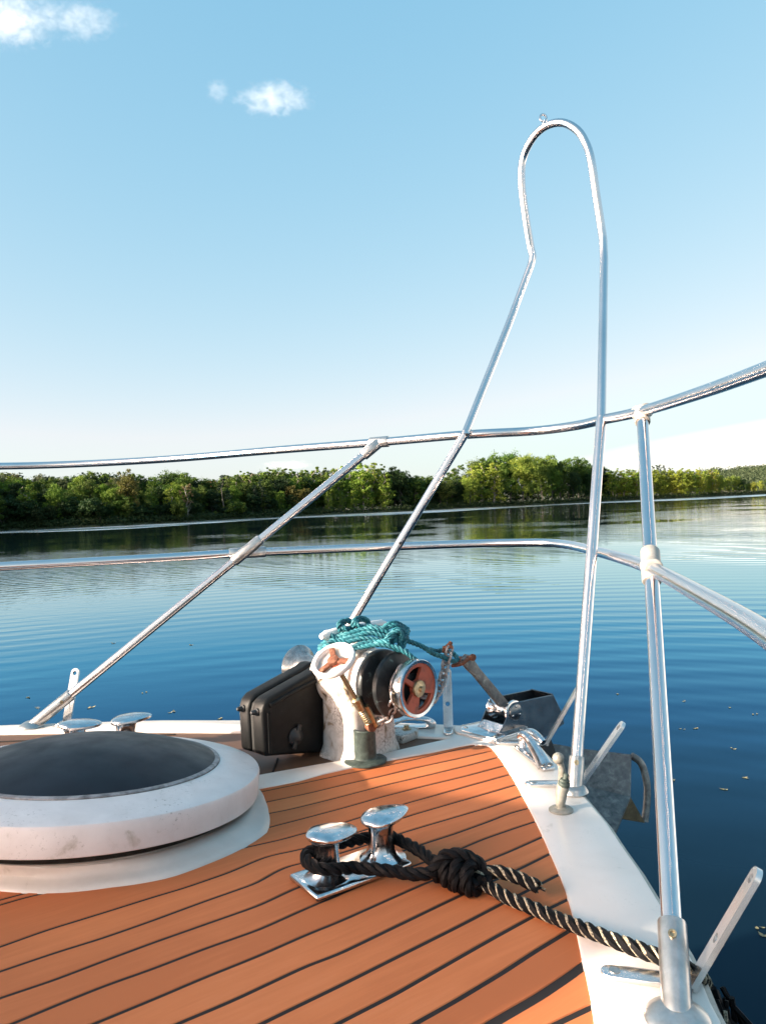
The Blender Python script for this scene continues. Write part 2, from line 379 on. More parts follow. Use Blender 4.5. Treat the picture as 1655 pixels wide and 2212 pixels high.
def build_water():
    azs = list(np.linspace(SH_AZ[0], SH_AZ[-1], 90))
    rest = list(np.linspace(SH_AZ[-1], SH_AZ[0]+2*math.pi, 60))[1:-1]
    fr = [0.0, 0.004, 0.01, 0.03, 0.06, 0.1, 0.15, 0.2, 0.25, 0.3, 0.35, 0.4, 0.45, 0.5, 0.55, 0.6, 0.65, 0.68, 0.70, 0.73, 0.76, 0.79, 0.82, 0.85, 0.87, 0.89, 0.91, 0.93, 0.95, 0.97, 0.985, 1.0, 1.15]
    vs = [(0, 0, WATER)]; chop = [0.0]; fs = []; n = len(azs)+len(rest)
    for i, a in enumerate(azs+rest):
        R = shore_r(a) if i < len(azs) else 1800.0
        for f in fr[1:]:
            r = R*f; vs.append((r*math.sin(a), r*math.cos(a), WATER))
            c = 0.0
            if i < len(azs):
                d = R-r                                   # metres off the bank
                lo, hi = R*(.012+.010*math.sin(a*31)+.006*math.sin(a*83)), R*(.20+.05*math.sin(a*17+1))
                c = 1.0 if lo < d < hi else max(0.0, 1-(d-hi)/(R*.03)) if d >= hi else 0.12
                c = max(c, 0.004*min(1, r/60.0))
                if a < SH_AZ[2]+0.35: c = max(c, 0.20*math.exp(-((r-33)/16)**2)*min(1, (SH_AZ[2]+0.35-a)/0.25))
            chop.append(c)
    k = len(fr)-1
    for i in range(n):
        j = (i+1) % n
        fs.append((0, 1+i*k, 1+j*k))
        for q in range(k-1):
            fs.append((1+i*k+q, 1+i*k+q+1, 1+j*k+q+1, 1+j*k+q))
    me = bpy.data.meshes.new('lake_water'); me.from_pydata(vs, [], fs)
    at = me.attributes.new('chop', 'FLOAT', 'POINT'); at.data.foreach_set('value', chop)
    bm = bmesh.new(); bm.from_mesh(me); bmesh.ops.recalc_face_normals(bm, faces=bm.faces[:])
    if sum(f.normal.z for f in bm.faces) < 0: bmesh.ops.reverse_faces(bm, faces=bm.faces[:])
    bm.to_mesh(me); bm.free()
    o = link('lake_water', me, M_WATER, None, False); setp(o, kind='structure')
build_water()

# ------------------------------------------------------------------ far bank and hill
M_BANK = mottled('bank_soil', [(0.3, (0.035, 0.04, 0.018)), (0.6, (0.06, 0.07, 0.028)), (0.8, (0.11, 0.10, 0.05))], 0.35, 0.9)
def hill_h(az, r):
    a = math.degrees(az); k = 0.0
    k += 8.5*math.exp(-((a-30)/9.0)**2)*max(0, min(1, (r-330)/170))
    k += 4.0*max(0, min(1, (r-330)/300))*math.exp(-((a-21)/8.0)**2)
    return k
def bank_z(az, r):
    d = r-shore_r(az)
    return WATER-0.35+min(1.0, max(0, d)/1.5)*0.75+max(0, d-1.5)*0.012+hill_h(az, r)
def build_bank():
    azs = np.linspace(SH_AZ[0], SH_AZ[-1], 160); ds = [-1.2, 0.0, 0.8, 1.6, 4, 9, 16, 30, 50, 80, 120, 170, 230, 300, 400, 600, 1200, 3000]
    vs = []; fs = []
    for a in azs:
        R = shore_r(a)+0.5*math.sin(a*240)+0.4*math.sin(a*97+1)
        for d in ds:
            r = R+d; vs.append((r*math.sin(a), r*math.cos(a), bank_z(a, r)-(0.35 if d < 0 else 0)))
    k = len(ds)
    for i in range(len(azs)-1):
        for q in range(k-1): fs.append((i*k+q, i*k+q+1, (i+1)*k+q+1, (i+1)*k+q))
    mb = MB(); mb.add(vs, fs); o = mb.build('far_bank', M_BANK); setp(o, kind='structure')
build_bank()

# ------------------------------------------------------------------ foliage
M_LEAF = bpy.data.materials.new('foliage'); M_LEAF.use_nodes = True
def _leaf(m):
    oi = N(m, 'ShaderNodeObjectInfo'); g = N(m, 'ShaderNodeNewGeometry')
    at = N(m, 'ShaderNodeAttribute'); at.attribute_name = 'tint'
    hsv = N(m, 'ShaderNodeHueSaturation')
    mr = N(m, 'ShaderNodeMapRange'); mr.inputs['To Min'].default_value = 0.74; mr.inputs['To Max'].default_value = 1.28
    L(m, at.outputs['Fac'], mr.inputs['Value']); L(m, mr.outputs['Result'], hsv.inputs['Value'])
    mh = N(m, 'ShaderNodeMapRange'); mh.inputs['To Min'].default_value = 0.515; mh.inputs['To Max'].default_value = 0.485
    L(m, at.outputs['Fac'], mh.inputs['Value']); L(m, mh.outputs['Result'], hsv.inputs['Hue'])
    L(m, oi.outputs['Color'], hsv.inputs['Color'])
    L(m, hsv.outputs['Color'], bsdf(m).inputs['Base Color']); bsdf(m).inputs['Roughness'].default_value = 0.65
    bsdf(m).inputs['Specular IOR Level'].default_value = 0.25
    tr = N(m, 'ShaderNodeBsdfTranslucent'); L(m, hsv.outputs['Color'], tr.inputs['Color'])
    mx = N(m, 'ShaderNodeMixShader'); mx.inputs[0].default_value = 0.42
    out = m.node_tree.nodes['Material Output']
    L(m, bsdf(m).outputs[0], mx.inputs[1]); L(m, tr.outputs[0], mx.inputs[2]); L(m, mx.outputs[0], out.inputs['Surface'])
_leaf(M_LEAF)
M_BARK = mottled('bark', [(0.3, (0.06, 0.05, 0.04)), (0.7, (0.15, 0.13, 0.11))], 3, 0.9)
M_PALEBARK = mottled('pale_bark', [(0.3, (0.16, 0.14, 0.11)), (0.7, (0.36, 0.33, 0.28))], 3, 0.85)

def leaf_mesh(name, clumps, per, size, seed, squash=0.8):
    """many small leaf sprays on and in the clumps of a crown; clumps: (x, y, z, radius)"""
    r = np.random.default_rng(seed)
    C = np.array(clumps); n = len(C)*per
    c = np.repeat(C, per, axis=0)
    d = r.normal(size=(n, 3)); d /= np.linalg.norm(d, axis=1)[:, None]
    rad = c[:, 3:4]*(r.uniform(0.35, 1.25, (n, 1)))
    p = c[:, :3]+d*rad*np.array([1, 1, squash])
    nrm = d+r.normal(size=(n, 3))*0.48; nrm /= np.linalg.norm(nrm, axis=1)[:, None]
    a = np.cross(nrm, r.normal(size=(n, 3))); a /= np.linalg.norm(a, axis=1)[:, None]; b = np.cross(nrm, a)
    s = size*r.uniform(0.55, 1.25, (n, 1)); e = s*r.uniform(0.45, 0.85, (n, 1))
    bend = nrm*s*0.18
    V4 = np.stack([p-a*s, p-b*e+bend, p+a*s, p+b*e+bend], axis=1).reshape(-1, 3)
    me = bpy.data.meshes.new(name)
    me.vertices.add(4*n); me.vertices.foreach_set('co', V4.ravel())
    me.loops.add(4*n); me.loops.foreach_set('vertex_index', np.arange(4*n, dtype=np.int32))
    me.polygons.add(n); me.polygons.foreach_set('loop_start', np.arange(0, 4*n, 4, dtype=np.int32))
    me.polygons.foreach_set('loop_total', np.full(n, 4, dtype=np.int32))
    cl = np.repeat(r.uniform(0, 1, len(C)), per); t = np.clip(0.55*cl+0.45*r.uniform(0, 1, n), 0, 1)
    at = me.attributes.new('tint', 'FLOAT', 'FACE'); at.data.foreach_set('value', t.astype(np.float32))
    me.update(calc_edges=True); me.materials.append(M_LEAF)
    return me
def clumps_for(kind, seed):
    """clump spheres of a crown on a tree 1 m tall, 1 m scale"""
    r = random.Random(seed); out = []
    if kind == 'broad':
        lobes = [(r.uniform(-.16, .16), r.uniform(-.16, .16), r.uniform(.52, .80), r.uniform(.12, .19)) for _ in range(9)]+[(0, 0, .62, .2), (r.uniform(-.05, .05), 0, .86, .11)]
        lobes += [(r.uniform(-.2, .2), r.uniform(-.2, .2), r.uniform(.22, .45), r.uniform(.09, .14)) for _ in range(6)]
    elif kind == 'poplar':
        lobes = [(r.uniform(-.07, .07), r.uniform(-.07, .07), z, .115*math.sin(math.pi*min(1, (1.06-z)/.55)*.5)+.02) for z in np.linspace(.16, .95, 12)]
        lobes += [(r.uniform(-.14, .14), r.uniform(-.14, .14), r.uniform(.3, .75), r.uniform(.05, .09)) for _ in range(7)]
    elif kind == 'conifer':
        lobes = []
        for z in np.linspace(.14, .97, 13):
            w = (1-z)*.24+.012
            for q in range(max(1, int(w*22))):
                a = r.uniform(0, 6.28); lobes.append((w*math.cos(a)*.8, w*math.sin(a)*.8, z-.02, .035+w*.2))
    elif kind == 'sparse':
        lobes = [(r.uniform(-.19, .19), r.uniform(-.15, .15), r.uniform(.35, .95), r.uniform(.04, .075)) for _ in range(17)]
    else:
        lobes = [(r.uniform(-.42, .42), r.uniform(-.35, .35), r.uniform(.2, .7), r.uniform(.18, .3)) for _ in range(9)]
    for x, y, z, R in lobes:
        k = 1 if kind in ('conifer',) else max(3, int(R*55))
        if k == 1: out.append((x, y, z, R)); continue
        for _ in range(k):
            v = Vector((r.gauss(0, 1), r.gauss(0, 1), r.gauss(0, 1))).normalized()*R*r.uniform(.55, 1.0)
            out.append((x+v.x, y+v.y, z+v.z*1.15, R*r.uniform(.28, .50)))
    return out
def trunk_mesh(name, kind, seed, m):
    r = random.Random(seed); mb = MB()
    top = {'broad': .8, 'poplar': .93, 'conifer': .96, 'sparse': .92, 'bush': .5}[kind]
    pts = [Vector((r.uniform(-.012, .012)*i, r.uniform(-.012, .012)*i, top*i/7)) for i in range(8)]
    pts[0].z = -0.03
    tube(mb, pts, [.016*(1-.82*i/7)+.002 for i in range(8)], 6)
    if kind != 'conifer':
        for _ in range(11 if kind != 'bush' else 6):
            t = r.uniform(.22, .85); i = int(t*7); b = pts[i].lerp(pts[min(7, i+1)], t*7-i); a = r.uniform(0, 6.28)
            ln = r.uniform(.10, .22)*(1.3-t); e = b+Vector((math.cos(a)*ln*.8, math.sin(a)*ln*.8, ln*r.uniform(.5, 1.1)))
            tube(mb, [b, b.lerp(e, .5)+Vector((0, 0, -.01)), e], [.007*(1.2-t), .005*(1.2-t), .0015], 5)
    me = mb.mesh(name); me.materials.append(m); return me
KINDS = {}
for kind, nv, per, size in (('broad', 6, 48, .0165), ('poplar', 6, 42, .0155), ('conifer', 3, 60, .015), ('sparse', 3, 40, .013), ('bush', 4, 60, .034)):
    KINDS[kind] = [(leaf_mesh(kind+'_crown', clumps_for(kind, 11*k+len(kind)), per, size, k+31),
                    trunk_mesh(kind+'_trunk', kind, k+5, M_PALEBARK if kind in ('poplar', 'sparse') else M_BARK)) for k in range(nv)]
TREE_N = [0]
def tree(name, kind, u, back, vtop, col, label, group, width=1.0, var=None, cat='tree', du=0.0, height=None):
    """a tree of one kind on the far bank, 'back' metres behind the water's edge, its top at sight line vtop"""
    az = az_of(u); r = shore_r(az)+back; z0 = bank_z(az, r)-0.1
    x, y = r*math.sin(az), r*math.cos(az)
    h = height if height else D(u, vtop, y).z-z0
    k = TREE_N[0]; TREE_N[0] += 1
    cm, tm = KINDS[kind][(var if var is not None else random.randrange(99)) % len(KINDS[kind])]
    t = thing(name, (x, y, z0), random.uniform(0, 6.28), label, cat, group)
    t.scale = (h*width, h*width, h)
    for nm, me in (('trunk', tm), ('crown', cm)):
        o = bpy.data.objects.new(nm, me); COL.objects.link(o); o.parent = t
        if nm == 'crown':
            j = random.uniform(.88, 1.14); o.color = (col[0]*j*random.uniform(.93, 1.07), col[1]*j, col[2]*j, 1)
    return t
# leaf colours; sunlit and shaded tones of the trees are put into them
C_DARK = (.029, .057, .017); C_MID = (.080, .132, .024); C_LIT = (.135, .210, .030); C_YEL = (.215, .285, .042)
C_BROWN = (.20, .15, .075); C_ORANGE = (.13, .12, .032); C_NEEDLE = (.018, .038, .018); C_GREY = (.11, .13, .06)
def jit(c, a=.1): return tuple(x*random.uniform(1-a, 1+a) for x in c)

# left wood: tops under the upper rail
LTOP = [(-300, 1006), (0, 1014), (30, 1012), (60, 1020), (85, 1034), (100, 1021), (120, 1020), (150, 1026), (190, 1016), (240, 1015), (280, 1018), (300, 1014), (330, 1027), (370, 1022), (410, 1012), (440, 1030), (470, 1034), (500, 1026), (530, 1019), (580, 1015), (620, 1011), (680, 1011), (741, 1005)]
def ltop(u): return float(np.interp(u, [a for a, _ in LTOP], [b for _, b in LTOP]))
u = -150.0
while u < 640:                                             # skyline row
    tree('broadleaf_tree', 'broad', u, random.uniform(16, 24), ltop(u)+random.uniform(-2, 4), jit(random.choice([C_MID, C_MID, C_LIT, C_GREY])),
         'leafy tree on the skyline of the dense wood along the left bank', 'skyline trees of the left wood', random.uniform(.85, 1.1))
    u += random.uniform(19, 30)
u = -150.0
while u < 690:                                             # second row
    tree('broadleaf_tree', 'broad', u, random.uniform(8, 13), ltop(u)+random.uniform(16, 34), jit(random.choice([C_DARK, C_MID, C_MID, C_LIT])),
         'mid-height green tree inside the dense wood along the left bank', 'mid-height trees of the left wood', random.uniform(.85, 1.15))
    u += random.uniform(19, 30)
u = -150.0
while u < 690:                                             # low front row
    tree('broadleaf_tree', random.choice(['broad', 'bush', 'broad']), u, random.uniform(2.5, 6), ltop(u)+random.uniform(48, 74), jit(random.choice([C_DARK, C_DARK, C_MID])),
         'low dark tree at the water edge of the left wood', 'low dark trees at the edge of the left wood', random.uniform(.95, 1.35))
    u += random.uniform(17, 27)
for u, vt, c, k, w, lab in [
        (417, 1040, C_BROWN, 'sparse', 1.0, 'dead brown tree standing out at the edge of the dark left wood'),
        (290, 1013, C_ORANGE, 'broad', .9, 'russet-leaved tree on the skyline of the left wood'),
        (255, 1050, C_LIT, 'broad', .8, 'bright green round tree in the middle of the dark left wood'),
        (300, 1061, C_YEL, 'poplar', 1.0, 'small yellow sapling in front of the dark left wood'),
        (382, 1050, C_YEL, 'poplar', 1.1, 'slim yellow-green tree just left of the dead brown tree'),
        (342, 1056, C_LIT, 'poplar', 1.2, 'slim light green tree between yellow sapling and dead brown tree'),
        (135, 1040, C_LIT, 'broad', .9, 'bright green conical tree in the left wood above the fender bracket'),
        (72, 1044, C_LIT, 'poplar', 1.4, 'bright green narrow tree near the left end of the left wood')]:
    tree('broadleaf_tree' if k != 'sparse' else 'dead_tree', k, u, 3.0 if k == 'sparse' else 6.0, vt, c, lab, None, w)
for u, vt in ((497, 1024), (577, 1033), (562, 1046)):
    tree('conifer', 'conifer', u, 6.0, vt, C_NEEDLE, 'dark pointed conifer among the paler trees right of the dead tree', 'dark conifers of the left wood', 1.3, cat='conifer')
for u in np.arange(490, 720, 17.0):                        # light green skyline right of the dead tree
    tree('poplar_tree', 'poplar', u, random.uniform(10, 18), ltop(u)+random.uniform(-3, 5), jit(random.choice([C_LIT, C_LIT, C_MID])),
         'light green poplar top on the skyline between the dead tree and the yellow grove', 'light green poplars between dead tree and yellow grove', random.uniform(1.1, 1.5))
tree('russet_tree', 'bush', 668, 7, 1036, C_ORANGE, 'round russet tree left of the yellow grove', None, 1.0)
tree('broadleaf_tree', 'broad', 618, 5, 1056, C_LIT, 'small bright green tree left of the round russet tree', None, .8)
# yellow grove with pale trunks
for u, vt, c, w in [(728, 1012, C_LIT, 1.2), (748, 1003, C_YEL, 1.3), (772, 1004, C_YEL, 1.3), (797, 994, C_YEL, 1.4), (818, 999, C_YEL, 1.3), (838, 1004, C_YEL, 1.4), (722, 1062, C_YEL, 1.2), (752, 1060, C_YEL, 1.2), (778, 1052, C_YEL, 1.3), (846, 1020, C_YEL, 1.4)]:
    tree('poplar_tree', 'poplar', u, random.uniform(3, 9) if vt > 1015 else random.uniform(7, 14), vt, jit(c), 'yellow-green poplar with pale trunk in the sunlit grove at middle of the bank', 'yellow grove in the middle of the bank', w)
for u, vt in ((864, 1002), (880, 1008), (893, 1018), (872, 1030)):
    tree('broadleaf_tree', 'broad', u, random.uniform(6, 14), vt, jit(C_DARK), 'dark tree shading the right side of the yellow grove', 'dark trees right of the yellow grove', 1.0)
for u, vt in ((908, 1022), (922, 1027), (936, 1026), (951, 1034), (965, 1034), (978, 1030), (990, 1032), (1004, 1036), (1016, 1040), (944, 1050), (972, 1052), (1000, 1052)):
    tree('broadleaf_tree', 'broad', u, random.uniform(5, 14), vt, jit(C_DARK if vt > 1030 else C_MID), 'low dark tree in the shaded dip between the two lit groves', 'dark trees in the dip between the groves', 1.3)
tree('poplar_tree', 'poplar', 1002, 16, 1002, C_MID, 'tall green poplar rising from the dark dip left of the great round grove', None, 1.4)
tree('poplar_tree', 'poplar', 988, 18, 1012, C_MID, 'shorter green poplar beside the tall one left of the great round grove', None, 1.4)
# great round grove: sunlit left and shaded right put into leaf colours
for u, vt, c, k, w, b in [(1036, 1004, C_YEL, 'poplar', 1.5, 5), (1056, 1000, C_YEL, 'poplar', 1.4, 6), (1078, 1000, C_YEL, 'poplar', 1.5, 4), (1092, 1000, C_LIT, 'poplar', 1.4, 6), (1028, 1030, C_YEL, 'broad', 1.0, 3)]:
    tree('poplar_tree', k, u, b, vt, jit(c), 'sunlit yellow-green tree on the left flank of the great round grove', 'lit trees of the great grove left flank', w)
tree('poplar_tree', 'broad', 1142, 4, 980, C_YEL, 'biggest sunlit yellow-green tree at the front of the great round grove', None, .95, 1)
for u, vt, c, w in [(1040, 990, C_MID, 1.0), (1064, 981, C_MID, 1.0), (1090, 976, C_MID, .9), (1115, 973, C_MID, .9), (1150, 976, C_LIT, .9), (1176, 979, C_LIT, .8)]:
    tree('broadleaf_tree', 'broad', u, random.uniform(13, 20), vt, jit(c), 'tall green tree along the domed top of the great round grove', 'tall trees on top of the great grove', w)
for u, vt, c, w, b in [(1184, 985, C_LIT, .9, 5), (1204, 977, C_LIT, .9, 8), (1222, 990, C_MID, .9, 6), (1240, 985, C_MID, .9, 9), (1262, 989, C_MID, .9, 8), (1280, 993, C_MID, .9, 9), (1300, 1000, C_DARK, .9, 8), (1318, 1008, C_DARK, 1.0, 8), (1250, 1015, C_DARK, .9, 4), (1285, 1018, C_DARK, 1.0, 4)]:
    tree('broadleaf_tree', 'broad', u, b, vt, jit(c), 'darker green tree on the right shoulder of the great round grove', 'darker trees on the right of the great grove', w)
# long even poplar row on the right
u = 1328.0
while u < 1566:
    tree('poplar_tree', 'poplar', u, random.uniform(4, 8), 1014+random.uniform(-4, 4), jit((.255, .315, .045)), 'yellow-topped poplar in the long even row on the right bank', 'long poplar row on the right bank', random.uniform(1.3, 1.7))
    u += random.uniform(7, 10)
for u, vt, c in [(1570, 1025, C_YEL), (1584, 1029, C_YEL), (1600, 1026, C_LIT), (1612, 1032, C_DARK), (1628, 1042, C_MID), (1640, 1040, C_YEL), (1656, 1036, C_YEL), (1676, 1036, C_MID), (1700, 1036, C_MID)]:
    tree('broadleaf_tree', 'broad', u, random.uniform(4, 8), vt, jit(c), 'smaller rounded tree beyond the right end of the poplar row', 'rounded trees right of the poplar row', 1.1)
for u, vt in ((1409, 1007), (1416, 1005), (1424, 1005), (1432, 1003), (1440, 1002), (1447, 1004), (1460, 1009)):
    tree('conifer', 'conifer', u, 200, vt, C_NEEDLE, 'tiny dark conifer on the ridge behind the poplar row', 'conifers on the ridge behind the poplars', 1.6, cat='conifer', height=None)

# undergrowth, deep wood and hill wood: nobody could count these
def mass(name, spots, per, size, col, seed, label):
    me = leaf_mesh(name, spots, per, size, seed); o = bpy.data.objects.new(name, me); COL.objects.link(o)
    o.color = (*col, 1); setp(o, label, name.replace('_', ' '), None, 'stuff'); return o
sp = []
for u in np.arange(-380, 2030, 5.0):
    az = az_of(u); r = shore_r(az)
    for b in (1.2, 2.6, 4.5):
        R = random.uniform(.5, 1.15); rr = r+b+random.uniform(-.5, .8)
        if 725 < u < 860 and b > 2: continue
        sp.append((rr*math.sin(az), rr*math.cos(az), bank_z(az, rr)+R*.55, R))
mass('bank_undergrowth', sp, 34, .20, (.040, .066, .022), 3, 'low dark bushes and reeds along the whole far bank')
sp = []
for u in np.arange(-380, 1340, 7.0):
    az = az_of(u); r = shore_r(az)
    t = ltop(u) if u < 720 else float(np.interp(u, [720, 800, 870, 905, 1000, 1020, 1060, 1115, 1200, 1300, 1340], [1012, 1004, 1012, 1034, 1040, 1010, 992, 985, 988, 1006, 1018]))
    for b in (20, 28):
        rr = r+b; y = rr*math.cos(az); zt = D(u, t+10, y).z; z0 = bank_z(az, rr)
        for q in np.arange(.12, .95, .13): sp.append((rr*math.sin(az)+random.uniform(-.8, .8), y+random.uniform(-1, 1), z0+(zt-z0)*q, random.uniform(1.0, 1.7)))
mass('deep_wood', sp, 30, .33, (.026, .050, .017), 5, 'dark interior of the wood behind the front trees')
sp = []
for u in np.arange(1320, 2040, 3.2):
    az = az_of(u)
    for rr in (345, 365, 385, 405, 425, 445, 470, 495):
        if rr < 440 and u < 1480: continue
        z0 = bank_z(az, rr); R = random.uniform(1.9, 3.3)
        sp.append((rr*math.sin(az), rr*math.cos(az)+random.uniform(-8, 8), z0+R*1.0+random.uniform(-.5, 1.2), R))
mass('hill_wood', sp, 46, .50, (.062, .088, .042), 9, 'wooded hill rising behind the right end of the bank')  # paler green stands in for haze over the far hill

# a house roof showing between the trees, far left of the centre
def house():
    az = az_of(465); r = shore_r(az)+60; x, y = r*math.sin(az), r*math.cos(az); z0 = bank_z(az, r)
    zt = D(472, 1035, y).z
    t = thing('house', (x, y, z0), az+.4, 'small far house with a red roof peeping over the left wood', 'house')
    m = MB(); rbox(m, 3.4, 4, zt-z0-2.4, None, .02); m.build('wall', M_HULL, t, False, False)
    m = MB(); prism(m, [[(-2.3, 0), (2.3, 0), (0, 2.0)]], 4, Matrix.Translation((-2, 0, zt-z0-2.4)) @ Matrix(((0, 0, 1, 0), (1, 0, 0, 0), (0, 1, 0, 0), (0, 0, 0, 1))))
    m.build('roof', mat('roof_tile', (.22, .06, .04), .8), t, False, False)
house()

# ================================================================== THE BOAT
BOAT = thing('motor_boat', (-0.57, 1.61, WATER), 0, 'white motor boat foredeck with brown teak planking and white gunwales', 'boat')
DZ = 0.014                                                   # top of the white mouldings
def GL(pts, z=DZ): return [G(u, v, z) for u, v in pts]
STB_OUT = GL([(1590, 2330), (1557, 2203), (1534, 2160), (1510, 2100), (1484, 2050), (1424, 1948), (1381, 1878), (1343, 1825), (1312, 1778), (1275, 1734), (1207, 1655), (1167, 1613)])
BOW_OUT = GL([(1145, 1594), (1110, 1581), (1060, 1573)])
PORT_OUT = GL([(995, 1567), (957, 1565), (910, 1563), (830, 1560), (670, 1558), (506, 1556), (350, 1556), (200, 1560), (0, 1567), (-150, 1576), (-400, 1594)])
PORT_IN = GL([(-400, 1618), (-150, 1597), (0, 1584), (150, 1581), (330, 1579), (510, 1580), (700, 1583), (827, 1587), (974, 1594)])
STRIP_TOP = GL([(813, 1630), (690, 1650), (556, 1674), (300, 1690), (-100, 1690)])
TEAK_TOP = GL([(556, 1703), (605, 1694), (645, 1686), (698, 1671), (752, 1659), (832, 1643), (890, 1632), (935, 1624), (995, 1611), (1022, 1606.5), (1046, 1608), (1061, 1614), (1067, 1621)])
STB_IN = GL([(1078, 1635), (1091, 1654), (1103, 1673), (1117, 1697), (1129, 1720), (1143, 1746), (1157, 1774), (1173, 1808), (1189, 1844), (1208, 1888), (1222, 1925), (1240, 1990), (1254, 2060), (1266, 2110), (1276, 2160), (1283, 2212), (1290, 2330)])
def xy(P): return [(p.x, p.y) for p in P]
WHITE_LOOP = [(0.25, 0.25), (0.33, 0.45)]+xy(STB_OUT)+xy(BOW_OUT)+xy(PORT_OUT)+xy(PORT_IN)+xy(STRIP_TOP)+[(-1.5, 1.86), (-1.5, 1.78), (-0.75, 1.75)]+xy(TEAK_TOP)+xy(STB_IN)+[(0.20, 0.45), (0.12, 0.25)]
m = MB(); prism(m, [WHITE_LOOP], 0.017, Matrix.Translation((0, 0, DZ-0.017)), 0, 0.005, 2)
deck = m.build('deck_moulding', M_GEL, BOAT)
# hull below the deck edge
HULL_LOOP = [(0.12, -0.15), (0.33, 0.45)]+xy(STB_OUT)+xy(BOW_OUT)+xy(PORT_OUT)+[(-3.9, 1.45), (-7.3, -1.0), (-5.5, -3.6), (-1.9, -1.45), (-0.35, -0.6)]
def build_hull():
    n = len(HULL_LOOP); vs = []; fs = []; lv = [(-0.004, 1.0), (-0.10, 0.985), (-0.5, 0.93), (-1.0, 0.86), (-1.6, 0.80)]
    c = Vector((-2.6, 0.3, 0))
    for z, k in lv:
        for x, y in HULL_LOOP: vs.append((c.x+(x-c.x)*k, c.y+(y-c.y)*k, z))
    for i in range(len(lv)-1):
        for j in range(n): q = (j+1) % n; fs.append((i*n+j, i*n+q, (i+1)*n+q, (i+1)*n+j))
    fs.append(tuple(range(n))[::-1])
    MB().add(vs, fs).build('hull', M_HULL, BOAT)
    m = MB(); tube(m, [(x, y, -0.006) for x, y in xy(STB_OUT)+xy(BOW_OUT)+xy(PORT_OUT)], 0.0125, 8)
    m.build('rub_rail', M_CASTP, BOAT)
build_hull()
# teak: seams as surveyed, planks between them
def za(p): return (497.8+p[0]*.2674, 1576.4+p[1]*.2674)
def zb(p): return (829.7+p[0]*.3008, 1576.4+p[1]*.3008)
def zc(p): return (p[0]*.4011, 1853+p[1]*.4011)
def zd(p): return (608.4+p[0]*.4345, 1853+p[1]*.4345)
SEAMS = [
 ([za(p) for p in [(230, 470), (400, 432), (550, 398), (950, 300)]]+[zb(p) for p in [(80, 215), (350, 150), (550, 105), (640, 88)]], 6),
 ([za(p) for p in [(230, 505), (500, 450), (900, 365)]]+[zb(p) for p in [(0, 262), (130, 235), (400, 172), (700, 103)]], 6),
 ([za(p) for p in [(285, 585), (600, 520), (1000, 425)]]+[zb(p) for p in [(0, 330), (235, 272), (500, 215), (785, 150)]], 6),
 ([za(p) for p in [(310, 675), (460, 648), (800, 565)]]+[zb(p) for p in [(0, 400), (300, 330), (600, 258), (830, 195)]], 6),
 ([za(p) for p in [(325, 785), (500, 740), (900, 635)]]+[zb(p) for p in [(0, 478), (300, 402), (600, 330), (868, 258)]], 6),
 ([zc((0, 255)), zc((130, 215))]+[za(p) for p in [(190, 935), (400, 890), (560, 845), (850, 770), (1130, 682)]]+[zb(p) for p in [(110, 542), (400, 462), (700, 378), (908, 320)]], 6),
 ([zc(p) for p in [(0, 480), (250, 390), (560, 295), (830, 210), (1000, 160), (1240, 77)]]+[za(p) for p in [(180, 1070), (300, 1020), (480, 985), (650, 945), (880, 870), (1130, 798)]]+[zb(p) for p in [(215, 608), (500, 525), (800, 440), (950, 395)]], 6),
 ([zc(p) for p in [(0, 612), (300, 510), (560, 430), (830, 335), (1100, 235), (1400, 130)]]+[za(p) for p in [(330, 1165), (480, 1095), (600, 1075), (880, 1000), (1150, 915), (1370, 838)]]+[zb(p) for p in [(130, 740), (400, 660), (760, 555), (993, 475)]], 6),
 ([zc(p) for p in [(0, 755), (300, 655), (560, 555), (830, 455), (1100, 360), (1400, 255), (1600, 160)]]+[zb(p) for p in [(250, 830), (500, 750), (750, 660), (900, 600), (1040, 563)]], 6),
 ([zc(p) for p in [(60, 896), (300, 795), (560, 690), (830, 595), (1100, 490), (1400, 385), (1655, 270)]]+[zd((210, 215)), zd((480, 100))]+[zb(p) for p in [(480, 885), (700, 790), (900, 720), (1090, 657)]], 6),
 ([zc(p) for p in [(500, 896), (830, 760), (1100, 645), (1400, 525), (1655, 412)]]+[zd(p) for p in [(280, 320), (560, 195), (740, 115)]]+[zb(p) for p in [(690, 960), (900, 875), (1140, 768)]], 6),
 ([zc(p) for p in [(950, 896), (1250, 770), (1655, 580)]]+[zd(p) for p in [(280, 480), (560, 345), (870, 195)]]+[zb(p) for p in [(960, 1005), (1195, 888)]], 6.5),
 ([zd(p) for p in [(0, 775), (280, 640), (560, 500), (870, 345), (1100, 225), (1250, 148), (1380, 82)]], 6.5),
 ([zd(p) for p in [(270, 828), (560, 680), (830, 525), (1050, 400), (1260, 285), (1425, 205)]], 6.5),
 ([zd(p) for p in [(655, 828), (850, 720), (1100, 570), (1260, 465), (1425, 365)]], 7),
 ([zd(p) for p in [(1050, 822), (1280, 690), (1450, 575), (1500, 535)]], 13),
 ([zd(p) for p in [(1360, 828), (1545, 740)]], 8),
 ([zd(p) for p in [(1640, 850), (1740, 800)]], 7)]
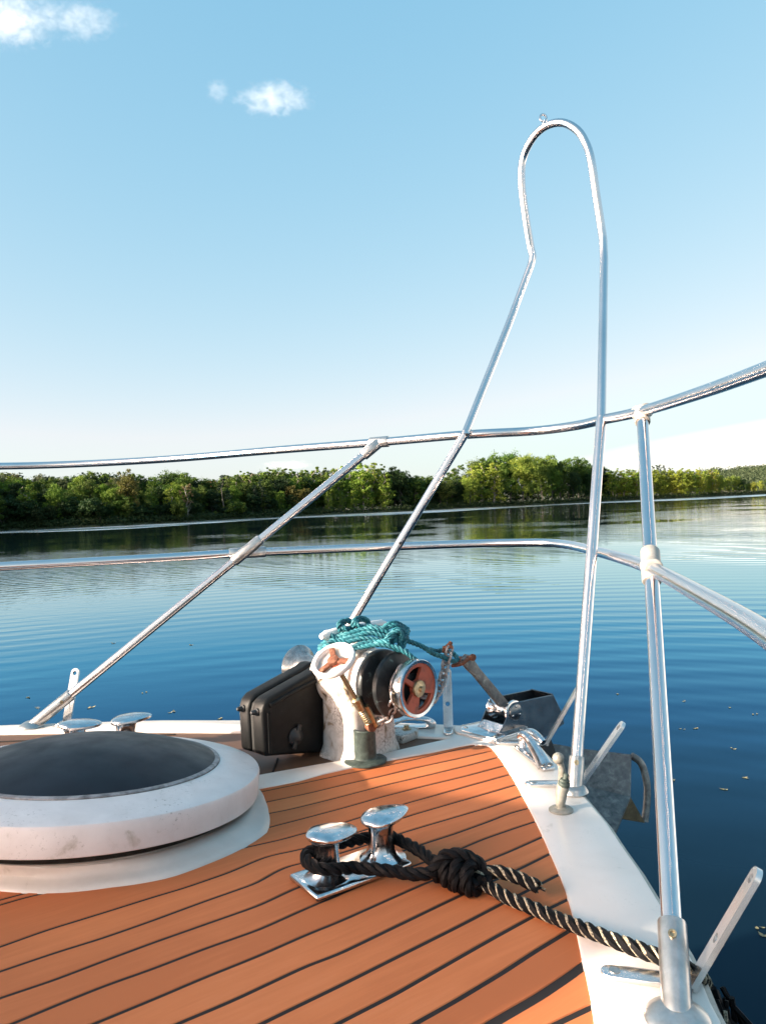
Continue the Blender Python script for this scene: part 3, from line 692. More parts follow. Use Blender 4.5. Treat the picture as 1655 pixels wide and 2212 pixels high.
def build_teak():
    curves = []
    for pts, w in SEAMS:
        P = [G(u, v, 0.010) for u, v in pts]
        st = sorted(((p.x*FWD.x+p.y*FWD.y, p.x*STB.x+p.y*STB.y) for p in P))
        curves.append((np.array([a for a, _ in st]), np.array([b for _, b in st]), w*0.00056))
    def t_of(c, s):
        S, T, _ = c; out = np.interp(s, S, T)
        k0 = (T[min(3, len(T)-1)]-T[0])/(S[min(3, len(S)-1)]-S[0]); k1 = (T[-1]-T[-2])/(S[-1]-S[-2])
        k1 = max(-.12, min(.12, k1)); k0 = max(-.12, min(.12, k0))
        out = np.where(s < S[0], T[0]+(s-S[0])*k0, out); out = np.where(s > S[-1], T[-1]+(s-S[-1])*k1, out)
        ker = np.array([1, 2, 3, 2, 1])/9.0
        return np.convolve(np.pad(out, 2, mode='edge'), ker, 'valid')
    vs = []; fs = []; pl = []
    for i in range(len(curves)-1):
        a, b = curves[i], curves[i+1]
        s1 = max(a[0][-1], b[0][-1])+0.035
        ss = np.arange(-1.9, s1, 0.012)
        ta, tb = t_of(a, ss)+a[2], t_of(b, ss)-b[2]
        val = random.random(); o = len(vs)
        cross = [(0, 0.0015), (0, 0.0088), (0.0012, 0.010), (-0.0012, 0.010), (1, 0.0088), (1, 0.0015)]
        for s, x, y in zip(ss, ta, tb):
            for k, (c, z) in enumerate(cross):
                t = (x if k < 2 else x+0.0012 if k == 2 else y-0.0012 if k == 3 else y)
                vs.append((FWD.x*s+STB.x*t, FWD.y*s+STB.y*t, z))
        for q in range(len(ss)-1):
            for k in range(5): fs.append((o+q*6+k, o+q*6+k+1, o+q*6+7+k, o+q*6+6+k)); pl.append(val)
    me = bpy.data.meshes.new('teak_deck'); me.from_pydata(vs, [], fs)
    at = me.attributes.new('plank', 'FLOAT', 'FACE'); at.data.foreach_set('value', pl)
    bm = bmesh.new(); bm.from_mesh(me); bmesh.ops.recalc_face_normals(bm, faces=bm.faces[:]); bm.to_mesh(me); bm.free()
    td = link('teak_deck', me, M_TEAK, BOAT)
    loop = xy(TEAK_TOP[:-3])+xy(STB_IN)+[(0.2, 0.3), (-1.7, 0.3), (-1.7, 1.5), (-0.7, 1.6)]
    m = MB(); prism(m, [loop], 0.0075, Matrix.Translation((0, 0, 0.0012))); m.build('caulking', M_CAULK, td, False)
    # dark panel under the windlass and along the port side
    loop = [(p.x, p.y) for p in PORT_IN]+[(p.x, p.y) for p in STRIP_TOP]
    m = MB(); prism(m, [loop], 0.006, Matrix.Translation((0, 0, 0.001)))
    pan = m.build('dark_panel', M_TEAKD, BOAT, False); setp(pan, 'dark teak panel under the windlass')
    m = MB()
    for u0, v0, u1, v1 in ((600, 1640, 590, 1668), (380, 1588, -50, 1606)):
        tube(m, [G(u0, v0, 0.0075), G(u1, v1, 0.0075)], 0.003, 6)
    m.build('panel_seam', M_CAULK, pan)
build_teak()
def build_wheelhouse():
    a, b, c = Vector((-4.37, 1.13, 0)), Vector((-2.72, .48, 0)), Vector((-2.32, .23, 0)); back = -FWD*2.6
    roof = [c, b, a, a+Vector((-.5, .1, 0)), a+Vector((-.5, .1, 0))+back, c+back]
    ctr = sum(roof, Vector())/6
    t = [(ctr+(p-ctr)*.93) for p in roof]
    m = MB(); prism(m, [xy(t)], 0.96, Matrix.Translation((0, 0, 0.0)), 0, .03); wh = m.build('wheelhouse', M_HULL, BOAT)
    m = MB(); prism(m, [xy(roof)], 0.05, Matrix.Translation((0, 0, 0.955)), 0, .02); m.build('roof', M_HULL, wh)
    for p, q in ((t[0], t[1]), (t[1], t[2]), (t[2], t[3]), (t[5], t[0])):
        d = q-p; n = Vector((d.y, -d.x, 0)).normalized(); mid = (p+q)/2
        if (mid+n-ctr).length < (mid-ctr).length: n = -n
        M = frame_to(mid+n*.004+Vector((0, 0, .68)), n, (0, 0, 1))
        m = MB(); prism(m, [[(-.19, -d.length*.42), (.19, -d.length*.42), (.19, d.length*.42), (-.19, d.length*.42)]], .008, M, 0, .003); m.build('window', M_GLASS, wh)
build_wheelhouse()

# ------------------------------------------------------------------ round hatch
def build_hatch():
    c0 = Vector((-0.644, 1.622, 0.105)); n = Vector((.063, .087, 1)).normalized(); M = frame_to(c0, n, (1, 0, 0))
    t = thing('deck_hatch', (c0.x, c0.y, DZ), 0, 'round deck hatch with smoked dark dome and stained white rim', 'hatch')
    cb = Vector((-.60, 1.60, .004)); rim = [(q.x-cb.x, q.y-cb.y) for q in [G(u, v, .004) for u, v in [(560, 1710), (574, 1737), (581, 1761), (583, 1790), (578, 1806), (551, 1826), (450, 1875), (368, 1905), (235, 1927), (55, 1938)]]]
    pol = sorted((math.atan2(y, x) % (2*math.pi), math.hypot(x, y)) for x, y in rim)
    A_ = np.array([p[0] for p in pol]); R0 = np.array([p[1] for p in pol]); A_ = np.r_[A_, A_[0]+2*math.pi]; R0 = np.r_[R0, R0[0]]
    def base_r(a): a %= 2*math.pi; a = a if a >= A_[0] else a+2*math.pi; return float(np.interp(a, A_, R0))
    m = MB(); vs = []; fs = []; K = 112; ctop = M @ Vector((0, 0, -.070))
    rows = [(0, .318, .002), (0, .3175, .006), (.02, .314, .010), (.06, .306, .012), (.10, .298, .013), (.14, .293, .015), (.24, .290, .017), (.50, .289, .014), (.62, .286, .011), (.70, .282, .008), (.85, .286, .003), (.97, .292, .001), (1.0, .288, .0), (1.0, .255, .0)]
    for f, r, dz in rows:
        for k in range(K):
            a = 2*math.pi*k/K; rr_ = base_r(a)+r-.318; p0 = cb+Vector((rr_*math.cos(a), rr_*math.sin(a), 0)); p1 = M @ Vector((r*1.075*math.cos(a), r*1.075*math.sin(a), -.077))
            p = p0.lerp(p1, f); p.z += dz; vs.append(p)
    for i in range(len(rows)-1):
        for k in range(K): l = (k+1) % K; fs.append((i*K+k, i*K+l, (i+1)*K+l, (i+1)*K+k))
    m.add(vs, fs); m.build('coaming', M_COAM, t)
    m = MB(); lathe(m, [(.313, -.0765), (.308, -.074), (.285, -.072), (.28, -.05)], 96, M); m.build('gasket', mottled('grimy_seal', [(.3, (.012, .012, .01)), (.6, (.03, .03, .025)), (.75, (.12, .11, .085))], 40, .7), t)
    m = MB(); lathe(m, [(.27, -.055), (.348, -.0565), (.3525, -.054), (.3535, -.048), (.3555, -.006), (.3535, -.001), (.349, .0012), (.31, .0095), (.276, .0165), (.269, .0175), (.264, .012)], 128, M)
    lid = m.build('lid_rim', M_LID, t)
    m = MB(); lathe(m, [(.2655, .012), (.268, .0195), (.263, .022)], 96, M); m.build('seal', mottled('sealant', [(.3, (.1, .09, .09)), (.6, (.34, .32, .32))], 40, .6), lid)
    m = MB(); R_, h = .2635, .049; prof = [(R_*math.cos(a), .0200+h*math.sin(a)) for a in np.linspace(0, math.pi/2, 18)]; prof[-1] = (0.0, .0200+h)
    prof = [(R_*q, .0200+h*(1-q*q)) for q in np.linspace(1, 0, 16)]
    lathe(m, prof, 96, M); m.build('dome', M_DOME, t)
build_hatch()

# ------------------------------------------------------------------ bow railing
def on_line(a, b, u=None, v=None):
    best = None
    for k in range(401):
        p = a.lerp(b, k/400); q = ROT.transposed() @ (p-Vector((0, 0, EYE)))
        pu, pv = 827.5+1650*q.x/-q.z, 1106.2-1650*q.y/-q.z
        e = abs(pu-u) if u is not None else abs(pv-v)
        if best is None or e < best[0]: best = (e, p)
    return best[1]
def build_railing():
    t = thing('bow_railing', G(1464, 2205, DZ), 0, 'polished steel bow railing with two rails and a tall hoop', 'railing')
    zt = .85
    top = [G(u, v, zt) for u, v in [(2100, 640), (1850, 722), (1655, 797), (1520, 846), (1387, 888), (1300, 907), (1240, 920), (1150, 931), (1005, 939), (820, 955), (600, 972), (400, 989), (240, 999)]]
    d = (top[-1]-top[-3]).normalized(); top += [G(110, 1004.5, zt), G(0, 1007, zt), G(-150, 1009, zt)]
    m = MB(); tube(m, spline(top, .03), .0135, 16); m.build('top_rail', M_STEEL, t)
    mid = [G(u, v, z) for u, v, z in [(1850, 1520, .505), (1655, 1370, .505), (1520, 1289, .505), (1404, 1227, .505), (1340, 1205, .505), (1280, 1189, .505), (1232, 1178, .505), (1180, 1173, .506), (1080, 1173.5, .507), (1000, 1175.5, .508), (860, 1180.5, .51), (700, 1187, .51), (535, 1194, .511), (300, 1208, .511), (0, 1224, .511), (-150, 1231, .511)]]
    m = MB(); tube(m, spline(mid, .03), .0132, 16); m.build('mid_rail', M_STEEL, t)
    def socket(name_p, base, top_p, ln, r, fl, fm=None):
        d = (top_p-base).normalized()
        m = MB(); lathe(m, [(fl, 0), (fl+.001, .003), (fl-.002, .008), (r*1.5, .0115), (r*1.12, .016)], 28, Matrix.Translation((base.x, base.y, DZ)))
        o = m.build('base_flange', M_CAST, t)
        m = MB(); tube(m, [base+d*.004, base+d*(ln-.003), base+d*ln], [r, r, r*.94], 18); m.build('socket', M_CAST, o)
        q = base+d*(ln*.8); side = (Vector((0, 0, EYE))-q); side = (side-d*side.dot(d)).normalized()
        m = MB(); lathe(m, [(.0055, 0), (.0055, .003), (.003, .003), (.003, .001)], 12, frame_to(q+side*(r-.001), side)); m.build('set_screw', M_BRASS, o)
    def stanchion(a, b, r=.0135, ln=.115, fl=.038, rs=.0185):
        m = MB(); tube(m, [a+(b-a)*.05, a.lerp(b, .5), b], r, 16); m.build('stanchion', M_STEEL, t); socket('', a, b, ln, rs, fl)
    def sleeve(pts, r, m):
        tube(m, [pts[0], pts[0].lerp(pts[1], .04), pts[0].lerp(pts[1], .96), pts[1]], [r*.9, r, r, r*.9], 18)
    # starboard stanchion
    a, b = G(1464, 2207, DZ), G(1387, 889, zt); stanchion(a, b)
    m = MB(); k = G(1404, 1227, .505); d = (b-a).normalized(); p = on_line(a, b, v=1225)
    sleeve([p-d*.040, p+d*.045], .0185, m); e = (G(1440, 1245, .505)-p).normalized(); sleeve([p-e*.02, p+e*.030], .0185, m)
    m.build('rail_joint', M_CASTP, t)
    m = MB(); e = (top[3]-top[5]).normalized(); sleeve([b-e*.026, b+e*.026], .0183, m); sleeve([b, b-d*.045], .0183, m); m.build('rail_joint', M_CASTP, t)
    # port stanchion
    a, b = G(68, 1571, DZ), G(820, 955, zt); stanchion(a, b, .0132, .15, .036, .0178); d = (b-a).normalized()
    p = on_line(a, b, u=535); m = MB(); sleeve([p-d*.055, p+d*.055], .0175, m)
    e = (mid[11]-mid[13]).normalized(); q = G(535, 1194, .511); sleeve([q-e*.058, q+e*.058], .0175, m); m.build('rail_joint', M_CAST, t)
    m = MB(); e = (top[8]-top[10]).normalized(); sleeve([b-e*.034, b+e*.034], .0178, m); sleeve([b, b-d*.07], .0178, m); m.build('rail_joint', M_CAST, t)
    # tall hoop
    A0 = G(1241, 1713, DZ); A1 = D(1299, 905, 2.02)
    B1 = G(1004, 938, zt); B1.y -= .015; B0 = G(630, 1559, DZ)
    loop = [D(1303, 518, 2.32), D(1299, 490, 2.32), D(1288, 420, 2.31), D(1277, 345, 2.30), D(1266, 309, 2.31), D(1247, 280, 2.32), D(1215, 264, 2.35), D(1180, 271, 2.38), D(1151, 297, 2.41), D(1130, 342, 2.44), D(1127, 395, 2.45), D(1136, 470, 2.47), D(1147, 535, 2.49), D(1151, 553, 2.49), D(1147, 572, 2.49)]
    m = MB(); tube(m, [A0+(A1-A0)*.05, A0.lerp(A1, .5), A1], .0135, 16)
    tube(m, [A1, A1.lerp(D(1305, 560, 2.30), .03), A1.lerp(D(1305, 560, 2.30), .5), D(1305, 560, 2.30)]+spline(loop, .015)+[D(1100, 698, 2.455), B1], .0122, 16)
    tube(m, [B1, B1.lerp(B0, .5), B0], .0128, 16)
    for p in (A1, B1): lathe(m, [(0.001, .0145), (.010, .0105), (.0142, 0), (.010, -.0105), (0.001, -.0145)], 14, Matrix.Translation(p))
    hoop = m.build('hoop', M_STEEL, t)
    m = MB(); tube(m, [D(1174, 262, 2.385)+Vector((.010*math.cos(k), .004*math.sin(k), .012+.013*math.sin(k))) for k in np.linspace(0, 6.28, 15)[:-1]], .0035, 8, closed=True)
    m.build('eye', M_STEEL, hoop)
    for q in (on_line(B1, B0, v=1174)+Vector((.003, -.0126, 0)), B1+Vector((.003, -.0128, -.004))):
        m = MB(); lathe(m, [(.0044, 0), (.0044, .002), (0, .002)], 12, frame_to(q, (.2, -1, .1))); m.build('drain_hole', M_DARK, hoop)
    socket('', A0, A1, .075, .0165, .029); socket('', B0, B1, .075, .0165, .029)
build_railing()

# ------------------------------------------------------------------ twin bollards
def build_bollard():
    c = Vector((-0.080, 1.318, 0.010)); ang = FANG
    t = thing('bollard', c, ang, 'chrome twin bollard holding the black rope, in the middle of the teak deck', 'bollard', 'twin bollards on the foredeck')
    m = MB(); prism(m, [[(-.096, -.049), (.096, -.049), (.096, .049), (-.096, .049)]], .011, None, 0, .0045, 3); m.build('base_plate', M_CHROME, t, True, False)
    for s in (-1, 1):
        m = MB(); x = .064 if s > 0 else -.048
        prof = [(.044, .009), (.037, .012), (.0295, .018), (.0245, .027), (.022, .040), (.0215, .056), (.023, .068), (.026, .073), (.0, .075)]
        lathe(m, prof, 36, Matrix.Translation((x, 0, 0)))
        p = m.build('post', M_CHROME, t, True, False)
        m = MB(); vs = []; fs = []; nr, ns = 9, 40                # egg-shaped head, long end outward
        for i in range(nr+1):
            a = -math.pi/2+math.pi*i/nr
            for k in range(ns):
                th = 2*math.pi*k/ns; cx = math.cos(th)*s
                w = (abs(math.cos(a))**.62); L_ = .060 if cx > 0 else .035
                vs.append((x+s*L_*math.cos(th)*w, .0365*math.sin(th)*w*(1-.30*max(0, math.cos(th))**2), .0815+(.0105 if a > 0 else .0095)*math.sin(a)+.003*math.cos(th)*w))
        for i in range(nr):
            for k in range(ns): l = (k+1) % ns; fs.append((i*ns+k, i*ns+l, (i+1)*ns+l, (i+1)*ns+k))
        m.add(vs, fs); m.build('head', M_CHROME, p, True, False)
    return t
def copy_tree(o, parent=None):
    c = o.copy(); COL.objects.link(c)
    if parent is not None: c.parent = parent; c.matrix_parent_inverse = o.matrix_parent_inverse.copy()
    for ch in [x for x in bpy.data.objects if x.parent == o]: copy_tree(ch, c)
    return c
b1 = build_bollard()
b2 = copy_tree(b1); h1, h2 = G(150, 1577, .085), G(284, 1562, .085); b2.location = ((h1.x+h2.x)/2, (h1.y+h2.y)/2, .006)
b2.rotation_euler.z = math.atan2(h2.y-h1.y, h2.x-h1.x); _d = (h2-h1).xy.length; b2.scale = (_d/.1365, 1.1, 1.1); b2.location.x -= .008*(h2.x-h1.x)/.1365; b2.location.y -= .008*(h2.y-h1.y)/.1365
b2['label'] = 'chrome twin bollard half hidden behind the round hatch, no rope on it'

# ------------------------------------------------------------------ windlass
WO = Vector((-0.10, 1.98, 0.006)); WA = math.atan2(.722, .692)
def build_windlass():
    t = thing('anchor_windlass', WO, WA, 'old white anchor windlass with black gear cover and red spoked wheel', 'windlass')
    B = lambda m, n, mt, p=t: m.build(n, mt, p, True, False)
    AX = .199
    def axis(s): return frame_to((0, -s, AX), (0, -1, 0), (0, 0, 1))
    # pedestal and housing
    m = MB(); vs = []; fs = []; lv = [(0, .092, .076), (.012, .089, .075), (.03, .082, .070), (.09, .079, .068), (.15, .079, .066), (.2, .078, .060)]
    for z, a, b in lv:
        for k in range(28):
            th = 2*math.pi*k/28; c_, s_ = math.cos(th), math.sin(th); e = .38
            vs.append((a*math.copysign(abs(c_)**e, c_)+.01, -.012+b*math.copysign(abs(s_)**e, s_), z))
    for i in range(len(lv)-1):
        for k in range(28): l = (k+1) % 28; fs.append((i*28+k, i*28+l, (i+1)*28+l, (i+1)*28+k))
    fs += [tuple(range(28))[::-1], tuple(range(5*28, 6*28))]
    m.add(vs, fs); lathe(m, [(.03, -.075), (.07, -.072), (.079, -.062), (.081, -.02), (.079, .02), (.080, .03), (.074, .05), (.070, .056), (.03, .058)], 40, axis(-.012)); B(m, 'housing', M_CHIP)
    for fx, sy in ((.15, .03), (.15, -.06)):
        m = MB(); prism(m, [[(p[0]+fx-.03, p[1]-sy) for p in stadium(.085, .062, 6)]], .024, None, 0, .006); B(m, 'foot', M_CHIP)
    m = MB(); lathe(m, [(.013, .024), (.013, .0265), (.007, .0265), (.007, .036), (0, .036)], 16, Matrix.Translation((.172, -.03, 0))); B(m, 'foot_bolt', M_BRASS)
    # black gear cover in two halves
    prof = [(-.250, .045), (-.252, .15), (-.245, .172), (-.228, .184), (-.07, .222), (-.05, .230), (-.025, .228), (-.008, .214), (-.004, .165), (.012, .155), (.014, .002), (-.05, .004)]
    for y0, w in ((.048, .046), (.104, .044)):
        m = MB(); M = frame_to((0, y0+w, 0), (0, -1, 0), (1, 0, 0)); M = Matrix(((1, 0, 0, 0), (0, 0, -1, y0+w), (0, 1, 0, 0), (0, 0, 0, 1)))
        prism(m, [prof], w, M, 0, .009, 3); B(m, 'gear_cover', M_BLACK)
    m = MB(); M = Matrix(((.96, 0, 0, -.004), (0, 0, -1, .110), (0, .95, 0, .002), (0, 0, 0, 1))); prism(m, [prof], .024, M); B(m, 'cover_joint', M_DARK)
    # raised rib on the near half
    m = MB(); tube(m, [(-.23, .047, .165), (-.15, .047, .185), (-.03, .047, .205)], .006, 8); tube(m, [(-.235, .0475, .05), (-.235, .0475, .15)], .005, 8); B(m, 'cover_rib', M_BLACK)
    for y in (.071, .128):
        m = MB(); lathe(m, [(.0095, 0), (.0095, .006), (.0065, .008), (.006, .017), (.003, .021), (0, .0215)], 14, frame_to((-.248, y, .150), (-1, 0, .1))); B(m, 'cover_bolt', M_RUBBER)
    m = MB(); M = frame_to((-.155, .0475, .072), (0, -1, 0), (0, 0, 1)); lathe(m, [(.022, 0), (.022, .004), (.017, .007), (.012, .012), (.006, .016), (0, .017)], 20, M); prism(m, [[(-.006, -.03), (.006, -.03), (.007, .03), (-.007, .03)]], .006, M @ Matrix.Rotation(1.2, 4, 'Z') @ Matrix.Translation((0, 0, .004)), 0, .002); B(m, 'filler_cap', M_RUBBER)
    # drum side: casing, brake band, discs, gypsy, chrome rim, red spokes
    m = MB(); lathe(m, [(.066, .040), (.080, .046), (.082, .060), (.080, .068), (.07, .070)], 44, axis(0)); B(m, 'drum_casing', M_CHIP)
    m = MB(); lathe(m, [(.072, .068), (.073, .078), (.07, .082)], 44, axis(0)); B(m, 'brake_groove', M_RUST)
    m = MB(); lathe(m, [(.07, .078), (.0795, .080), (.0795, .098), (.07, .100)], 44, axis(0)); B(m, 'brake_band', M_WHITE)
    m = MB(); lathe(m, [(.06, .103), (.0795, .104), (.0815, .107), (.0815, .117), (.0795, .120), (.060, .126), (.048, .135), (.048, .154), (.04, .156)], 44, axis(0)); B(m, 'rope_drum', M_DISC)
    m = MB(); lathe(m, [(.045, .150), (.070, .152), (.0795, .156), (.082, .159), (.082, .165), (.0795, .169), (.05, .178), (.036, .182), (.034, .212), (.02, .213)], 44, axis(0)); B(m, 'gypsy_flange', M_DISC)
    m = MB(); vs = []; lathe(m, [(.0605, .211), (.0675, .210), (.0695, .213), (.0695, .233), (.0675, .2355), (.0605, .2345), (.0605, .211)], 56, axis(0)); B(m, 'wheel_rim', M_CHROME)
    m = MB(); holes = []
    for a0 in (17, -148, 95):
        h = []; sp = 34
        for k in range(9): a = math.radians(a0-sp+2*sp*k/8); h.append((.051*math.cos(a), .051*math.sin(a)))
        for k in range(5): a = math.radians(a0+20-40*k/4); h.append((.021*math.cos(a), .021*math.sin(a)))
        holes.append(h)
    prism(m, [circle(.0612, 48)]+holes, .010, axis(.222), 0, .0012, 1); B(m, 'spokes', M_RED)
    m = MB(); lathe(m, [(.0, .247), (.006, .247), (.0065, .239), (.008, .238), (.0195, .2375), (.0205, .235), (.0205, .231), (0, .231)], 28, axis(0)); B(m, 'axle_nut', M_BRASS)
    # warping drum to port
    m = MB(); lathe(m, [(.04, -.05), (.048, -.062), (.05, -.075), (.040, -.09), (.034, -.115), (.0335, -.15), (.038, -.178), (.048, -.195), (.058, -.205), (.0605, -.21), (.058, -.215), (.02, -.216), (.018, -.212), (0, -.212)], 40, axis(0)); B(m, 'warping_drum', mottled('worn_chrome', [(.3, (.16, .16, .17)), (.6, (.42, .41, .40))], 50, .25, .9, 6, .3))
    # clevis on the brake band
    m = MB(); tube(m, [(-.035, -.05, .235), (-.035, -.085, .235)], .009, 14); B(m, 'clevis_pin', M_CHROME)
    m = MB(); M = Matrix(((1, 0, 0, -.035), (0, 0, -1, -.082), (0, 1, 0, .228), (0, 0, 0, 1))); prism(m, [[(p[0]*1, p[1]) for p in stadium(.05, .034)]], .009, M @ Matrix.Rotation(-.9, 4, 'Z'), 0, .002); B(m, 'clevis', M_CAST)
    # horn cleat on top
    m = MB(); pts = [(-.115, -.02, .322), (-.10, -.02, .322), (-.06, -.02, .323), (0, -.02, .325), (.06, -.02, .323), (.10, -.02, .322), (.115, -.02, .322)]
    tube(m, pts, [.007, .0125, .0135, .014, .0135, .0125, .007], 16); lathe(m, [(.028, .28), (.02, .29), (.016, .3), (.016, .325)], 18, Matrix.Translation((0, -.02, 0))); B(m, 'horn_cleat', M_WHITE)
    # brake hand wheel on its leaning spindle
    lo, hi = D(800, 1566, 1.862), D(721, 1428, 1.79); ax = (hi-lo).normalized()
    fc = (ax+Vector((0, -.25, .12))).normalized()
    W = lambda m, n, mt: m.build(n, mt, t, True, True)
    m = MB(); tube(m, [lo.lerp(hi, .42), hi], .0062, 14); W(m, 'spindle', M_BRASS)
    m = MB(); tube(m, [lo.lerp(hi, .43), lo.lerp(hi, .41), lo.lerp(hi, .24), lo.lerp(hi, .22)], [.009, .0125, .011, .007], 14); tube(m, [lo.lerp(hi, -.02)+Vector((.012, 0, 0)), lo.lerp(hi, .3)+Vector((.016, 0, 0))], .007, 10); W(m, 'spindle_nut', M_BRASS)
    m = MB(); d = lo.lerp(hi, .23)-lo; q = frame_to(lo, ax); tube(m, [q @ Vector((.0095*math.cos(k), .0095*math.sin(k), d.length*k/50+.005)) for k in np.linspace(0, 50, 130)], .0022, 6); W(m, 'spring', M_BRASS)
    m = MB(); lathe(m, [(.013, -.008), (.015, 0), (.013, .008)], 14, frame_to(lo-ax*.004, (.5, -.8, 0))); W(m, 'spindle_eye', M_RUST)
    q = frame_to(hi, fc)
    m = MB(); lathe(m, [(.0435, -.006), (.0525, -.006), (.0545, -.003), (.0545, .004), (.0525, .007), (.0445, .007), (.043, .003), (.0435, -.006)], 48, q); hw = W(m, 'hand_wheel', M_WHITE)
    m = MB()
    for k in range(3):
        rbox(m, .032, .014, .008, q @ Matrix.Rotation(.6+k*2.094, 4, 'Z') @ Matrix.Translation((.026, 0, -.004)), .002)
    lathe(m, [(.014, -.01), (.014, .006), (.010, .008), (0, .008)], 16, q); m.build('wheel_spokes', M_RUST, hw, True, True)
    m = MB(); lathe(m, [(.008, -.03), (.013, -.022), (.013, -.012), (.016, -.006)], 14, frame_to(hi, ax)); m.build('wheel_hub', M_RED, hw, True, True)
build_windlass()

def build_chain_pipe():
    p = G(790, 1645, .012)
    t = thing('chain_pipe', (p.x, p.y, .012), 0, 'short green bronze chain pipe standing in front of the windlass', 'chain pipe')
    m = MB(); lathe(m, [(.053, 0), (.053, .004), (.048, .007), (.03, .009), (.028, .012)], 32); m.build('flange', M_GREEN, t, True, False)
    m = MB(); lathe(m, [(.0275, .008), (.027, .074), (.028, .078), (.026, .081), (.022, .081), (.021, .06), (.0, .055)], 32); m.build('pipe', M_GREEN, t, True, False)
build_chain_pipe()

# ------------------------------------------------------------------ bow roller, shank, anchor
RB = G(1118, 1585, DZ); RH = (.80, .60)
HD = Vector((RH[0], RH[1], 0)); HS = Vector((.60, -.80, 0))
NEAR = G(1079, 1587, DZ+.006)                                     # foot of the near cheek
FAR = NEAR-HS*.085
def build_roller():
    t = thing('bow_roller', RB, 0, 'stainless bow roller with two cheek plates at the bow tip', 'bow roller')
    m = MB(); pl = [V(u, v, NEAR, RH) for u, v in [(1079, 1587), (1107, 1521), (1114, 1518), (1195, 1501), (1214, 1540), (1219, 1564), (1178, 1593), (1150, 1592)]]
    def cheek(off, th):
        mm = MB(); out = [((p-NEAR).dot(HD), p.z-NEAR.z) for p in pl]
        M = Matrix(((HD.x, 0, HS.x, NEAR.x+HS.x*off), (HD.y, 0, HS.y, NEAR.y+HS.y*off), (0, 1, 0, NEAR.z), (0, 0, 0, 1)))
        prism(mm, [out], th, M, 0, .0015, 1); return mm
    m_ch = mottled('dull_steel', [(.3, (.11, .115, .125)), (.55, (.21, .215, .225)), (.72, (.32, .30, .27)), (.82, (.42, .28, .14))], 24, .27, .9, 7, .4)
    cheek(-.0025, .004).build('cheek_plate', m_ch, t); cheek(-.085, .004).build('cheek_plate', m_ch, t)
    c = NEAR+HD*.062+Vector((0, 0, .048))
    m = MB(); lathe(m, [(.006, -.081), (.029, -.081), (.031, -.079), (.031, -.074), (.026, -.07), (.021, -.055), (.0195, -.042), (.021, -.028), (.026, -.012), (.031, -.008), (.031, -.003), (.029, -.002), (.006, -.002)], 32, frame_to(c, HS)); m.build('roller', M_CHROME, t)
    m = MB(); lathe(m, [(.0225, 0), (.0225, .0025), (.021, .0035), (0, .0035)], 28, frame_to(c+HS*.0015, HS)); dsk = m.build('axle_cover', m_ch, t)
    for k in range(3):
        m = MB(); lathe(m, [(.003, 0), (.003, .002), (0, .0025)], 10, frame_to(c+HS*.0048+Vector((HD.x*math.cos(k*2.09+1.57), HD.y*math.cos(k*2.09+1.57), math.sin(k*2.09+1.57)))*.0155, HS)); m.build('rivet', M_CHROME, dsk)
    # base plate with screws, on a white pad; front tie between the cheeks
    m = MB(); q = [(-.045, .030), (.075, .032), (.10, .0), (.11, -.10), (-.03, -.12), (-.055, -.09)]
    def flat(out, z, h, bv): mm = MB(); M = Matrix(((HD.x, HS.x, 0, NEAR.x), (HD.y, HS.y, 0, NEAR.y), (0, 0, 1, z), (0, 0, 0, 1))); prism(mm, [out], h, M, 0, bv); return mm
    flat([(a*1.12-.004, b*1.15) for a, b in q], DZ, .006, .002).build('pad', M_GEL, t)
    bp = flat(q, DZ+.006, .004, .0012).build('base_plate', M_CHROME, t)
    for a, b in ((-.03, -.098), (-.03, .015), (.066, .018)):
        mm = MB(); lathe(mm, [(.006, 0), (.006, .0015), (.003, .002), (0, .001)], 12, Matrix.Translation(NEAR+HD*a+HS*b+Vector((0, 0, .004)))); mm.build('screw', M_CAST, bp)
    m = MB(); a = pl[3]; b = pl[4]
    def quad(p, th, m):
        n = (p[1]-p[0]).cross(p[2]-p[0]).normalized()*th; k = len(p)
        m.add([x for x in p]+[x+n for x in p], [tuple(range(k))[::-1], tuple(range(k, 2*k))]+[(i, (i+1) % k, (i+1) % k+k, i+k) for i in range(k)])
    quad([a-HS*.085, a-HS*.004, b-HS*.004, b-HS*.085], .003, m); quad([b-HS*.085, b-HS*.004, pl[5]-HS*.004, pl[5]-HS*.085], .003, m); m.build('front_plate', m_ch, t)
    m = MB(); p0 = NEAR+HD*.0; quad([p0-HS*.083+Vector((0, 0, .002)), p0-HS*.002+Vector((0, 0, .002)), p0+HD*.022-HS*.002+Vector((0, 0, .018)), p0+HD*.022-HS*.083+Vector((0, 0, .018))], .003, m); m.build('lip', M_CHROME, t)
build_roller()
SHO = NEAR-HS*.043
SH_END = V(1007, 1426, SHO, RH)
def slab(m, p, th):
    n = (p[1]-p[0]).cross(p[2]-p[0]).normalized()*th; k = len(p)
    m.add([x for x in p]+[x+n for x in p], [tuple(range(k))[::-1], tuple(range(k, 2*k))]+[(i, (i+1) % k, (i+1) % k+k, i+k) for i in range(k)])
